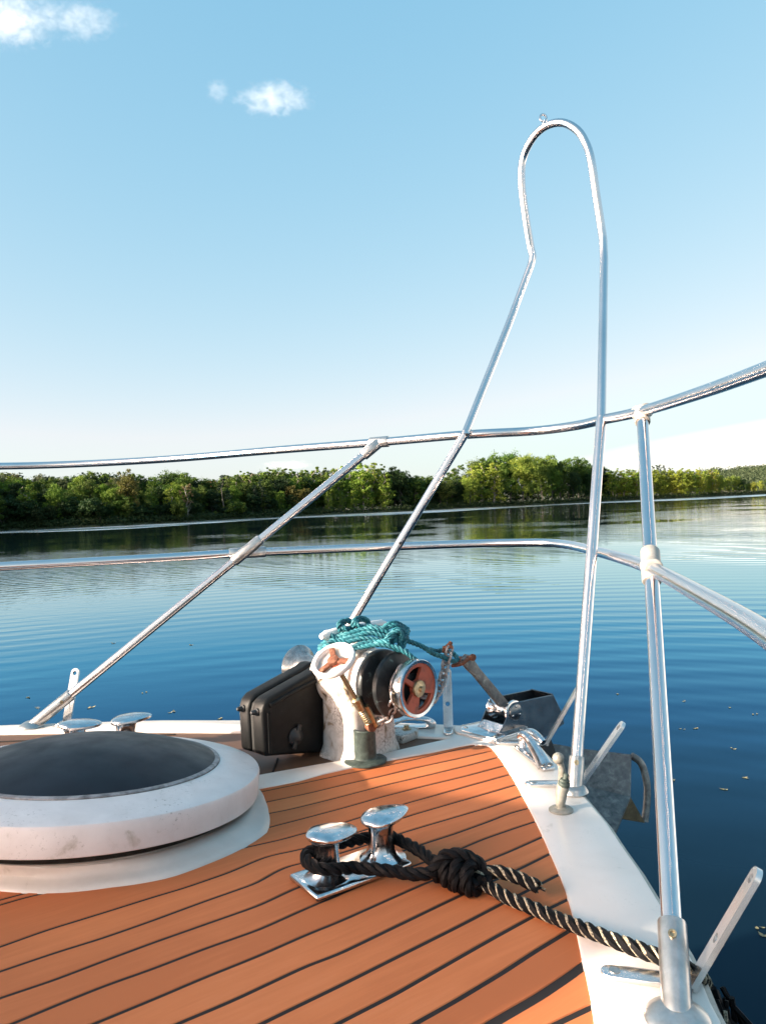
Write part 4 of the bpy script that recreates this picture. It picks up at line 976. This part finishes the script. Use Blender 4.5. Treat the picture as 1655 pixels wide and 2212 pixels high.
def build_anchor():
    t = thing('anchor', D(1300, 1700, 2.2), 0, 'grey galvanised anchor with its shank over the bow roller and fluke hanging outboard', 'anchor')
    e = SH_END; f = V(1098, 1535, SHO, RH); g = V(1118, 1548, SHO, RH)
    d = (f-e).normalized(); nz = d.cross(HS).normalized()
    if nz.z < 0: nz = -nz
    m = MB(); out = [(-.012, -.010), (0, -.0165), (.02, -.0165), (.05, -.0135), ((f-e).length, -.015), ((g-e).length+.09, -.03), ((g-e).length+.09, .0), ((f-e).length+.02, .014), (.05, .0125), (.02, .0155), (0, .016), (-.012, .010)]
    M = Matrix((tuple(d)+(0,), tuple(nz)+(0,), tuple(HS)+(0,), (0, 0, 0, 1))).transposed(); M.translation = e-HS*.007
    prism(m, [out], .014, M, 0, .002); m.build('shank', M_GALV, t)
    m = MB()
    q = [D(1192, 1607, 2.26), D(1262, 1619, 2.25), D(1364, 1631, 2.20), D(1362, 1722, 2.13), D(1270, 1700, 2.18), D(1195, 1690, 2.2)]
    slab(m, [q[0], q[1], q[4], q[5]], .010); slab(m, [q[1], q[2], q[3], q[4]], .010)
    m.build('fluke', M_GALV, t)
    m = MB(); slab(m, [q[5], q[4], D(1308, 1850, 1.98), D(1240, 1850, 1.98)], .010); slab(m, [q[4], q[3], D(1331, 1796, 2.02), D(1308, 1850, 1.98)], .010); m.build('fluke', M_GALV, t)
    m = MB(); slab(m, [q[3]+Vector((0, .004, 0)), D(1394, 1779, 2.16), D(1346, 1771, 2.14), D(1335, 1765, 2.12)], .010); m.build('fluke_tip', mottled('muddy_steel', [(.3, (.12, .09, .05)), (.7, (.26, .2, .12))], 40, .6, .3), t)
    m = MB(); arc = spline([D(1364, 1633, 2.20), D(1385, 1650, 2.20), D(1397, 1690, 2.19), D(1398, 1730, 2.18), D(1393, 1776, 2.165)], .012); tube(m, arc, .0085, 10, flat=1.2); m.build('roll_bar', M_GALV, t)
    m = MB(); slab(m, [D(1170, 1600, 2.22), D(1190, 1596, 2.24), D(1215, 1668, 2.2), D(1195, 1672, 2.18)], .016); m.build('shank_foot', M_DARK, t)
build_anchor()
def build_shackle():
    t = thing('shackle', SH_END, 0, 'rusty bow shackle joining the teal rope to the anchor shank', 'shackle')
    e = SH_END; m = MB(); pts = [e+HS*.018+Vector((0, 0, .008)), e+HS*.020-HD*.016+Vector((0, 0, .004)), e+HS*.016-HD*.034-Vector((0, 0, .004)), e-HD*.044-Vector((0, 0, .008)), e-HS*.016-HD*.034-Vector((0, 0, .012)), e-HS*.020-HD*.016-Vector((0, 0, .008)), e-HS*.018]
    tube(m, spline(pts, .006), .0048, 10); m.build('bow', M_RUST, t)
    m = MB(); tube(m, [e+HS*.028+Vector((0, 0, .010)), e-HS*.026], .0055, 10); lathe(m, [(.009, -.004), (.0095, 0), (.009, .004)], 12, frame_to(e+HS*.026+Vector((0, 0, .010)), HS)); m.build('pin', M_RUST, t)
build_shackle()

def build_chain():
    t = thing('anchor_chain', D(965, 1410, 1.99), 0, 'grey steel chain hanging from the shank to the windlass wheel and into the pipe', 'chain')
    wm = Matrix.Translation(WO) @ Matrix.Rotation(WA, 4, 'Z')
    P = [D(973, 1400, 1.985), D(968, 1415, 1.98), D(963, 1434, 1.975), D(960, 1452, 1.965), D(956, 1468, 1.955), D(950, 1486, 1.94), D(944, 1500, 1.92), D(938, 1512, 1.90), D(926, 1516, 1.875), D(915, 1505, 1.865)]
    for a in np.linspace(-35, 205, 14):
        x = math.radians(a); P.append(wm @ Vector((.049*math.cos(x), -.197, .199+.049*math.sin(x))))
    P += [D(845, 1516, 1.835), D(847, 1536, 1.84), D(842, 1549, 1.845), D(831, 1554, 1.855), D(819, 1560, 1.865), D(808, 1568, 1.88), D(798, 1582, 1.90), D(792, 1596, 1.915)]
    L_, W_, r_ = .0300, .0205, .0035; pitch = L_-4*r_+.0012
    Q = even(spline(P, .004), pitch); me = link_shape(L_, W_, r_).mesh('chain_link'); me.materials.append(M_CHAIN)
    me.polygons.foreach_set('use_smooth', [True]*len(me.polygons))
    for i in range(len(Q)-1):
        c = (Q[i]+Q[i+1])/2; d = (Q[i+1]-Q[i]).normalized(); s = Vector((.7, -.7, .1)) if abs(d.dot(Vector((.7, -.7, .1)))) < .85 else Vector((0, 0, 1))
        y = d.cross(s).normalized(); z = d.cross(y)
        if i % 2: y, z = z, -y
        M = Matrix((d, y, z)).transposed().to_4x4(); M.translation = c
        o = bpy.data.objects.new('chain_link', me); COL.objects.link(o); o.parent = t
        o.matrix_parent_inverse = world_matrix(t).inverted(); o.matrix_basis = M @ Matrix.Rotation(random.uniform(-.25, .25), 4, 'X')
    m = MB(); p = D(972, 1397, 1.985); tube(m, [p+Vector((.004, 0, .012)), p+Vector((-.001, 0, .004)), p+Vector((-.014, 0, -.006)), p+Vector((-.016, 0, -.016))], [.005, .0065, .0065, .005], 10); tube(m, [p+Vector((-.018, .004, -.004)), p+Vector((.006, -.004, .000))], .005, 8)
    sw = m.build('swivel', M_RUST, t); setp(sw, 'orange rusty swivel at the top of the chain')
build_chain()

# ------------------------------------------------------------------ ropes
def wrap_rope(m, P, R, pale=False):
    """laid rope; with pale=True a frayed pale yarn follows every strand (material 1)"""
    rope(m, P, R)
    if pale:
        Q = even(P, R*.5); T, Nn, Bb = frames(Q)
        for s in range(3):
            W = []; d = 0
            for i, p in enumerate(Q):
                if i: d += (Q[i]-Q[i-1]).length
                a = 2*math.pi*(d/(R*5.4)+s/3)+.62
                W.append(p+(Nn[i]*math.cos(a)+Bb[i]*math.sin(a))*R*.78)
            tube(m, W, [R*.23*(.7+.6*random.random()) for _ in W], 5, mi=1)
def build_mooring():
    t = thing('mooring_rope', G(1000, 1890, .01), 0, 'thick black mooring rope knotted round the near bollard and led over the gunwale', 'rope')
    R = .0107; c = Vector((-0.080, 1.318, 0)); p1 = c-FWD*.048; p2 = c+FWD*.064; o = .0345; z = Vector((0, 0, 1))
    K = G(962, 1884, .036)
    P = [K+z*.004, G(905, 1890, .036), G(840, 1882, .037), G(770, 1876, .038), p1+STB*o+z*.046, p1+STB*o*.75-FWD*o*.72+z*.050, p1-FWD*o+z*.054, p1-FWD*o*.72-STB*o*.75+z*.055, p1-STB*o+z*.054, c-STB*o*.95+z*.052, p2-STB*o+z*.044, p2-STB*o*.7+FWD*o*.75+z*.044, p2+FWD*o*1.0-STB*o*.05+z*.043, G(905, 1838, .042), G(935, 1860, .040), K+Vector((.004, .012, .004))]
    m = MB(); wrap_rope(m, spline(P, .006), R); m.build('loop', M_ROPE, t)
    # knot: turns laid round the strands
    a, b = G(950, 1876, .034), G(1048, 1916, .03); ax = (b-a).normalized(); M = frame_to(a, ax, (0, 0, 1)); ln = (b-a).length
    turns = 3.6; W = []
    for k in range(90):
        q = k/89; th = 2*math.pi*turns*q+.8; r = .0185+.0035*math.sin(q*math.pi)
        W.append(M @ Vector((r*math.cos(th)*.92+.004, r*math.sin(th)*1.05, ln*(.04+.80*q))))
    m = MB(); wrap_rope(m, W, R*.98)
    X = [M @ Vector(p) for p in [(0.0053, 0.0264, 0.0035), (0.0299, 0.0106, 0.0176), (0.0334, -0.0053, 0.0396), (0.0229, -0.0194, 0.0616), (0.0053, -0.0246, 0.0748), (-0.0053, -0.0088, 0.0880)]]
    wrap_rope(m, spline(X, .006), R); X = [M @ Vector(p) for p in [(0, .006, -.01), (0, 0, .03), (0, 0, .08)]]; wrap_rope(m, spline(X, .006), R*1.2)
    X = [M @ Vector(p) for p in [(0.0176, -0.0176, 0.0176), (0.0000, -0.0317, 0.0396), (-0.0106, -0.0264, 0.0660), (0.0035, -0.0088, 0.0880)]]; wrap_rope(m, spline(X, .006), R)
    m.build('knot', M_ROPE, t)
    P = [G(1012, 1900, .03), G(1036, 1890, .036), G(1074, 1884, .040), G(1118, 1897, .036), G(1163, 1917, .030)]
    m = MB(); wrap_rope(m, spline(P, .006), R, True)
    e = P[-1]; d = (P[-1]-P[-2]).normalized()
    for _ in range(14):
        s = Vector((random.gauss(0, 1), random.gauss(0, 1), random.gauss(0, 1)))*.0042
        tube(m, [e-d*.006+s, e+d*random.uniform(.001, .004)+s*1.1], .0012, 4, mi=random.choice((0, 1)))
    m.build('cut_end', [M_ROPE, M_ROPEB], t)
    P = [G(1015, 1902, .026), G(1055, 1916, .024), G(1096, 1940, .022), G(1161, 1967, .021), G(1205, 1986, .023), G(1272, 2012, .029), G(1340, 2038, .030), G(1400, 2060, .030), G(1450, 2078, .030), G(1496, 2100, .026), G(1512, 2112, .012), G(1524, 2132, -.03), G(1530, 2160, -.10), G(1532, 2200, -.2)]
    m = MB(); wrap_rope(m, spline(P, .006), R, True); m.build('standing_part', [M_ROPE, M_ROPEB], t)
build_mooring()
def build_hanging():
    p = G(1534, 2165, -.03)
    t = thing('rope_tassel', p, 0, 'dark frayed bundle of rope hanging outside the hull below the near stanchion', 'rope')
    m = MB()
    for k in range(60):
        a = p+Vector((random.gauss(0, .012), random.gauss(0, .012), random.uniform(-.01, .012)))
        b = a+Vector((random.gauss(.012, .016), random.gauss(-.02, .02), -random.uniform(.03, .09))); c = b+Vector((random.gauss(0, .014), random.gauss(0, .014), -random.uniform(.0, .05)))
        tube(m, spline([a, b, c], .02), random.uniform(.002, .0045), 5, mi=1 if random.random() < .04 else 0)
    m.build('strands', [M_ROPE, M_ROPEB], t)
build_hanging()

def zw(x, y): return (636.1+x*.1838, 1327.5+y*.1838)
def build_teal():
    t = thing('teal_rope', D(780, 1390, 1.93), 0, 'tangle of teal rope heaped over the windlass and led to the shackle', 'rope')
    R = .0066
    def run(name, pts, y, zs=0.0):
        m = MB(); n = len(pts)
        P = [D(*zw(*p), (y if not isinstance(y, (list, tuple)) else y[i])) for i, p in enumerate(pts)]
        wrap_rope(m, spline(P, .005), R); return m.build(name, M_TEAL, t)
    cx = [
     ([(300, 420), (310, 370), (420, 300), (560, 250), (750, 190), (950, 170), (1100, 220), (1250, 300), (1290, 360)], [1.93, 1.915, 1.90, 1.895, 1.89, 1.89, 1.89, 1.895, 1.91]),
     ([(310, 430), (330, 395), (480, 330), (700, 260), (900, 220), (1100, 270), (1280, 280), (1320, 230)], [1.93, 1.905, 1.885, 1.88, 1.88, 1.88, 1.885, 1.91]),
     ([(360, 300), (380, 255), (500, 255), (620, 215), (730, 190), (850, 145), (1000, 165), (1080, 200), (1130, 260)], 1.905),
     ([(320, 400), (400, 370), (480, 400), (640, 420), (760, 365), (900, 325), (1050, 330), (1150, 265), (1240, 210)], [1.91, 1.885, 1.875, 1.87, 1.87, 1.87, 1.865, 1.87, 1.89]),
     ([(400, 340), (450, 310), (600, 330), (760, 290), (900, 290), (1010, 310), (1120, 330), (1200, 300)], 1.875),
     ([(600, 460), (720, 400), (850, 375), (1000, 355), (1180, 385), (1300, 440), (1400, 520), (1480, 590), (1520, 690)], [1.88, 1.87, 1.86, 1.855, 1.85, 1.845, 1.845, 1.85, 1.86]),
     ([(560, 440), (660, 400), (800, 345), (940, 345), (1060, 350), (1200, 410), (1330, 440)], 1.868),
     ([(370, 280), (430, 250), (520, 290), (640, 250), (800, 230), (960, 210), (1080, 240), (1180, 290), (1290, 330)], 1.893)]
    for p, y in cx: run('strand', p, y)
    run('hitch', [(540, 190), (520, 130), (560, 85), (640, 90), (700, 110), (690, 160), (600, 170), (560, 120), (620, 70), (690, 100)], [1.90, 1.89, 1.90, 1.93, 1.94, 1.92, 1.89, 1.90, 1.93, 1.95])
    run('hitch', [(690, 150), (700, 80), (760, 45), (840, 60), (875, 110), (850, 150), (760, 140), (720, 90), (790, 60), (860, 90), (880, 140)], [1.90, 1.90, 1.92, 1.94, 1.95, 1.92, 1.90, 1.90, 1.93, 1.95, 1.95])
    run('coil', [(1000, 200), (1040, 165), (1120, 115), (1200, 105), (1290, 150), (1335, 190), (1310, 260), (1290, 330), (1270, 390), (1230, 330), (1260, 250), (1230, 200), (1120, 240), (1080, 300), (950, 350), (990, 330), (1120, 330)], [1.9, 1.89, 1.9, 1.92, 1.93, 1.92, 1.9, 1.89, 1.885, 1.88, 1.88, 1.875, 1.87, 1.865, 1.86, 1.855, 1.85])
    run('coil', [(1060, 200), (1100, 150), (1180, 130), (1260, 160), (1300, 210), (1260, 270), (1190, 260), (1160, 210), (1200, 180), (1280, 200), (1320, 280), (1280, 350)], [1.9, 1.895, 1.9, 1.91, 1.91, 1.89, 1.88, 1.88, 1.89, 1.9, 1.9, 1.9])
    m = MB(); P = [D(*zw(1150, 260), 1.90), D(*zw(1330, 315), 1.92), D(*zw(1500, 378), 1.94), D(935, 1412, 1.955)]
    zs = lambda x, y: (912.7+x*.1504, 1355.2+y*.1504)
    P += [D(*zs(280, 425), 1.97), D(*zs(400, 478), 1.985), D(*zs(470, 492), 2.0), D(*zs(505, 455), 2.02), D(*zs(470, 405), 2.03), D(*zs(380, 350), 2.03), D(*zs(300, 330), 2.02), D(*zs(200, 350), 1.99), D(*zs(100, 320), 1.965)]
    wrap_rope(m, spline(P, .005), R); m.build('lead', M_TEAL, t)
build_teal()

# ------------------------------------------------------------------ small deck fittings
def build_fairlead():
    a, b = G(1186, 1667, DZ), G(1122, 1617, DZ); c = (a+b)/2; d = b-a
    t = thing('fairlead', (c.x, c.y, DZ), math.atan2(d.y, d.x), 'chrome open fairlead on the starboard gunwale in front of the hoop foot', 'fairlead', 'fairleads on the gunwales')
    ln = d.length
    m = MB(); prism(m, [[(-ln/2, -.017), (ln/2, -.017), (ln/2, .017), (-ln/2, .017)]], .009, None, 0, .004); bp = m.build('base', M_CHROME, t, True, False)
    for x, y in ((-ln/2+.012, -.009), (-ln/2+.012, .009), (ln/2-.012, .009)):
        m = MB(); lathe(m, [(.005, .009), (.005, .0102), (.003, .0106), (0, .0095)], 12, Matrix.Translation((x, y, 0))); m.build('screw', M_CAST, bp, True, False)
    m = MB(); tube(m, spline([(-ln*.40, 0, .002), (-ln*.24, .001, .020), (-.006, .006, .042), (.014, .013, .054), (.027, .018, .054), (.033, .020, .047)], .004), [.0195-.0105*min(1, k/26) for k in range(60)][:len(spline([(-ln*.40, 0, .002), (-ln*.24, .001, .020), (-.006, .006, .042), (.014, .013, .054), (.027, .018, .054), (.033, .020, .047)], .004))], 16); m.build('horn', M_CHROME, t, True, False)
    P = spline([(ln*.42, -.006, .004), (ln*.44, -.010, .022), (ln*.36, -.012, .042), (ln*.18, -.014, .053), (-.002, -.017, .050), (-.016, -.020, .043)], .004)
    m = MB(); tube(m, P, [.015-.007*k/len(P) for k in range(len(P))], 16); m.build('horn', M_CHROME, t, True, False)
    return t
f1 = build_fairlead(); f2 = copy_tree(f1)
p = G(872, 1573, DZ); f2.location = (p.x, p.y, DZ); f2.rotation_euler.z = .05; f2.scale = (1, 1, .55)
f2['label'] = 'chrome fairlead on the far gunwale just behind the red spoked wheel'

def bracket(bend, out, inner, top, label):
    """flat bar: a foot screwed to the gunwale, bent up and outboard"""
    out = Vector((out[0], out[1], 0)).normalized(); side = Vector((0, 0, 1)).cross(out)
    t = thing('fender_bracket', bend, 0, label, 'bracket', 'bent flat-bar brackets along the gunwales')
    w, th = .0265, .0075
    M = Matrix((tuple(-out)+(0,), tuple(-side)+(0,), (0, 0, 1, 0), (0, 0, 0, 1))).transposed(); M.translation = bend
    m = MB(); prism(m, [stadium(inner, w)], th, M, 0, .002)
    d = (top-bend); ln = d.length; d.normalize(); n = d.cross(side).normalized()
    if n.dot(out) > 0: n = -n
    b = side if d.cross(side).dot(n) > 0 else -side
    M2 = Matrix((tuple(d)+(0,), tuple(b)+(0,), tuple(n)+(0,), (0, 0, 0, 1))).transposed(); M2.translation = bend-n*th*.0
    prism(m, [stadium(ln, w), circle(.0066, 18, (ln-.0165, 0)), circle(.0066, 18, (ln*.40, 0))], th, M2, 0, .0016)
    tube(m, [bend-side*w*.46+Vector((0, 0, th*.5)), bend+side*w*.46+Vector((0, 0, th*.5))], th*.62, 12)
    o = m.build('bar', M_BAR, t)
    m = MB(); lathe(m, [(.0075, th), (.0075, th+.0012), (.004, th+.0018), (0, th+.0012)], 14, Matrix.Translation(bend-out*(inner-.018))); m.build('screw', M_CAST, t)
for bu, iu, tp, lab in [((1182, 1609), (1067, 1607), (1252, 1487), 'flat steel bracket beside the fairlead, bent up behind the hoop tube'),
                        ((1258, 1697), (1134, 1698), (1351, 1563), 'flat steel bracket bent up just right of the hoop foot'),
                        ((1500, 2134), (1297, 2106), (1648, 1882), 'flat steel bracket at the foot of the near stanchion, bent up at lower right')]:
    b_, i_ = G(*bu, DZ), G(*iu, DZ); o_ = (b_-i_); bracket(b_, o_, o_.length, V(*tp, b_, (o_.normalized().x, o_.normalized().y)), lab)
for bu, out, tp, lab in [((146, 1560), (.10, 1), .165, 'upright flat steel bracket behind the foot of the slanting port stanchion'),
                         ((969, 1576), (.10, 1), .170, 'upright flat steel bracket on the far gunwale right of the red spoked wheel')]:
    b_ = G(*bu, DZ); o_ = Vector((out[0], out[1], 0)).normalized(); bracket(b_, o_, .062, b_+o_*tp*.42+Vector((0, 0, tp*.91)), lab)

M_DULL = mottled('dull_alloy', [(0.3, (0.20, 0.19, 0.16)), (0.7, (0.34, 0.33, 0.29))], 60, 0.5, 0.4, 6, 0.2, 0.12, 200)
def build_lever():
    p = G(1212, 1752, DZ); t = thing('deck_valve', p, 0, 'small grey ball-ended valve on the white gunwale beside the hoop foot', 'valve')
    y = p.y
    m = MB(); lathe(m, [(.0245, 0), (.0245, .003), (.020, .006), (.013, .0075), (.012, .009)], 28, Matrix.Translation(p)); m.build('base', M_DULL, t)
    m = MB(); tube(m, spline([p+Vector((0, 0, .006)), D(1211, 1732, y), D(1214, 1712, y), D(1219, 1690, y-.004)], .005), [.0095]*3+[.0115]*60, 16) if False else tube(m, [p+Vector((0, 0, .006)), D(1211, 1735, y), D(1213, 1715, y), D(1217, 1698, y-.003), D(1220, 1686, y-.005)], [.0095, .0095, .012, .0125, .009], 18)
    m.build('body', M_DULL, t)
    m = MB(); q = spline([D(1213, 1712, y+.006), D(1213, 1690, y+.008), D(1214, 1668, y+.006), D(1211, 1652, y+.004), D(1206, 1640, y)], .004); tube(m, q, [.008-.0015*k/len(q) for k in range(len(q))], 14)
    s = D(1206, 1639, y); lathe(m, [(.0001, -.0118)]+[(.0118*math.cos(a), .0118*math.sin(a)) for a in np.linspace(-1.4, 1.4, 12)]+[(.0001, .0118)], 20, Matrix.Translation(s)); m.build('handle', M_DULL, t)
    m = MB(); a = D(1217, 1700, y-.004); ax = D(1224, 1672, y-.006)-a
    lathe(m, [(.011, 0), (.0125, .004), (.0125, .009), (.010, .011), (.010, .015), (.006, .017), (.0055, .026), (.003, .028), (0, .028)], 12, frame_to(a, ax)); m.build('gland', M_GREEN, t)
build_lever()

# ------------------------------------------------------------------ leaves afloat
M_DEAD = mottled('dead_leaf', [(.3, (.11, .10, .05)), (.7, (.30, .27, .15))], 60, .7)
def leaf_cluster(seed):
    r = random.Random(seed); m = MB()
    for k in range(r.randint(2, 4)):
        a = r.uniform(0, 6.28); c = Vector((r.uniform(-.04, .04), r.uniform(-.03, .03), .004)); l, w = r.uniform(.025, .045), r.uniform(.010, .018)
        M = Matrix.Translation(c) @ Matrix.Rotation(a, 4, 'Z')
        vs = [(-l, 0, .004), (-l*.4, -w, 0), (l*.4, -w*.8, .001), (l, 0, .010), (l*.4, w*.8, .002), (-l*.4, w, .001), (0, 0, -.002)]
        m.add(vs, [(6, 0, 1), (6, 1, 2), (6, 2, 3), (6, 3, 4), (6, 4, 5), (6, 5, 0)], M)
    me = m.mesh('floating_leaf'); me.materials.append(M_DEAD); return me
LM = [leaf_cluster(k) for k in range(5)]
zr = lambda x, y: (1216.8+x*.2647, 1493.4+y*.2647); zl = lambda x, y: (x*.5013, 1133.9+y*.5013)
LEAF_R = [(1365, 138), (1570, 193), (1070, 305), (1388, 470), (1508, 715), (905, 730), (993, 85), (1305, 800), (1620, 1945), (1600, 1990), (450, 28), (970, 315)]
LEAF_L = [(820, 520), (165, 790), (400, 790), (735, 810), (480, 512), (125, 745), (620, 725), (940, 838)]
for lst, f, lab, gr in ((LEAF_R, zr, 'dead leaf floating on the dark water right of the boat', 'leaves afloat right of the boat'), (LEAF_L, zl, 'dead leaf floating on the blue water beyond the far gunwale', 'leaves afloat beyond the far gunwale')):
    for i, q in enumerate(lst):
        p = G(*f(*q), WATER); o = bpy.data.objects.new('floating_leaf', LM[(i*3) % 5]); COL.objects.link(o)
        o.location = p; s = .62 if lst is LEAF_R else 1.0; s *= random.uniform(.7, 1.1); o.scale = (s, s, s); o.rotation_euler.z = random.uniform(0, 6.28)
        setp(o, lab, 'leaf', gr)

# ------------------------------------------------------------------ clouds: soft volumes high over the lake
def cloud_mat(seed, dens, scale, thr):
    m = bpy.data.materials.new('cloud_vapour'); m.use_nodes = True; nt = m.node_tree
    nt.nodes.remove(nt.nodes['Principled BSDF']); out = nt.nodes['Material Output']
    vol = N(m, 'ShaderNodeVolumeScatter'); vol.inputs['Color'].default_value = (1, 1, 1, 1); vol.inputs['Anisotropy'].default_value = 0.0
    tc = N(m, 'ShaderNodeTexCoord'); ln = N(m, 'ShaderNodeVectorMath', operation='LENGTH'); L(m, tc.outputs['Object'], ln.inputs[0])
    mp = N(m, 'ShaderNodeMapping'); mp.inputs['Location'].default_value = (seed*3.7, seed*1.3, seed*.7); mp.inputs['Scale'].default_value = scale
    L(m, tc.outputs['Object'], mp.inputs['Vector'])
    f = noise(m, mp.outputs['Vector'], 1.0, 9, .66, .6)
    a = N(m, 'ShaderNodeMath', operation='MULTIPLY'); L(m, ln.outputs['Value'], a.inputs[0]); L(m, ln.outputs['Value'], a.inputs[1])
    b = N(m, 'ShaderNodeMath', operation='MULTIPLY_ADD'); L(m, a.outputs[0], b.inputs[0]); b.inputs[1].default_value = -0.34; L(m, f, b.inputs[2])
    mr = N(m, 'ShaderNodeMapRange'); mr.inputs['From Min'].default_value = thr; mr.inputs['From Max'].default_value = thr+.22; mr.inputs['To Max'].default_value = dens
    L(m, b.outputs[0], mr.inputs['Value']); L(m, mr.outputs['Result'], vol.inputs['Density']); L(m, vol.outputs[0], out.inputs['Volume'])
    return m
def cloud(u0, u1, v0, v1, y, seed, dens, label, scale=(2.2, 2.2, 1.5), thr=.30, tilt=0.0):
    a, b = D(u0, v1, y), D(u1, v0, y); c = (a+b)/2
    m = MB(); prof = [(max(.0001, math.cos(t)), math.sin(t)) for t in np.linspace(-math.pi/2, math.pi/2, 13)]; lathe(m, prof, 24)
    o = m.build('cloud', cloud_mat(seed, dens, scale, thr), None, True); o.location = c; sx = abs(b.x-a.x)/2
    o.scale = (sx, sx*.6, abs(b.z-a.z)/2); o.rotation_euler = (0, tilt, 0)
    setp(o, label, 'cloud')
cloud(440, 500, 160, 230, 1500, 3, .006, 'tiny cloud scrap at the left end of the middle cloud', (2.4, 2.2, 2.8), .31)
cloud(485, 700, 168, 256, 1500, 1, .006, 'small white puffy cloud in the middle left of the sky', (4.6, 3.4, 2.3), .325)
cloud(-140, 165, -40, 118, 1500, 2, .0065, 'white cloud cut by the upper left corner of the picture', (5.0, 3.6, 3.0), .345)
cloud(70, 285, -10, 96, 1500, 5, .005, 'thin wispy cloud right of the upper left corner cloud', (4.8, 3.6, 2.8), .345)
cloud(540, 700, 988, 1022, 4000, 7, .0012, 'faint low cloud on the horizon above the yellow grove')
cloud(1400, 1560, 965, 1000, 4000, 9, .0010, 'faint low cloud above the poplar row at right')
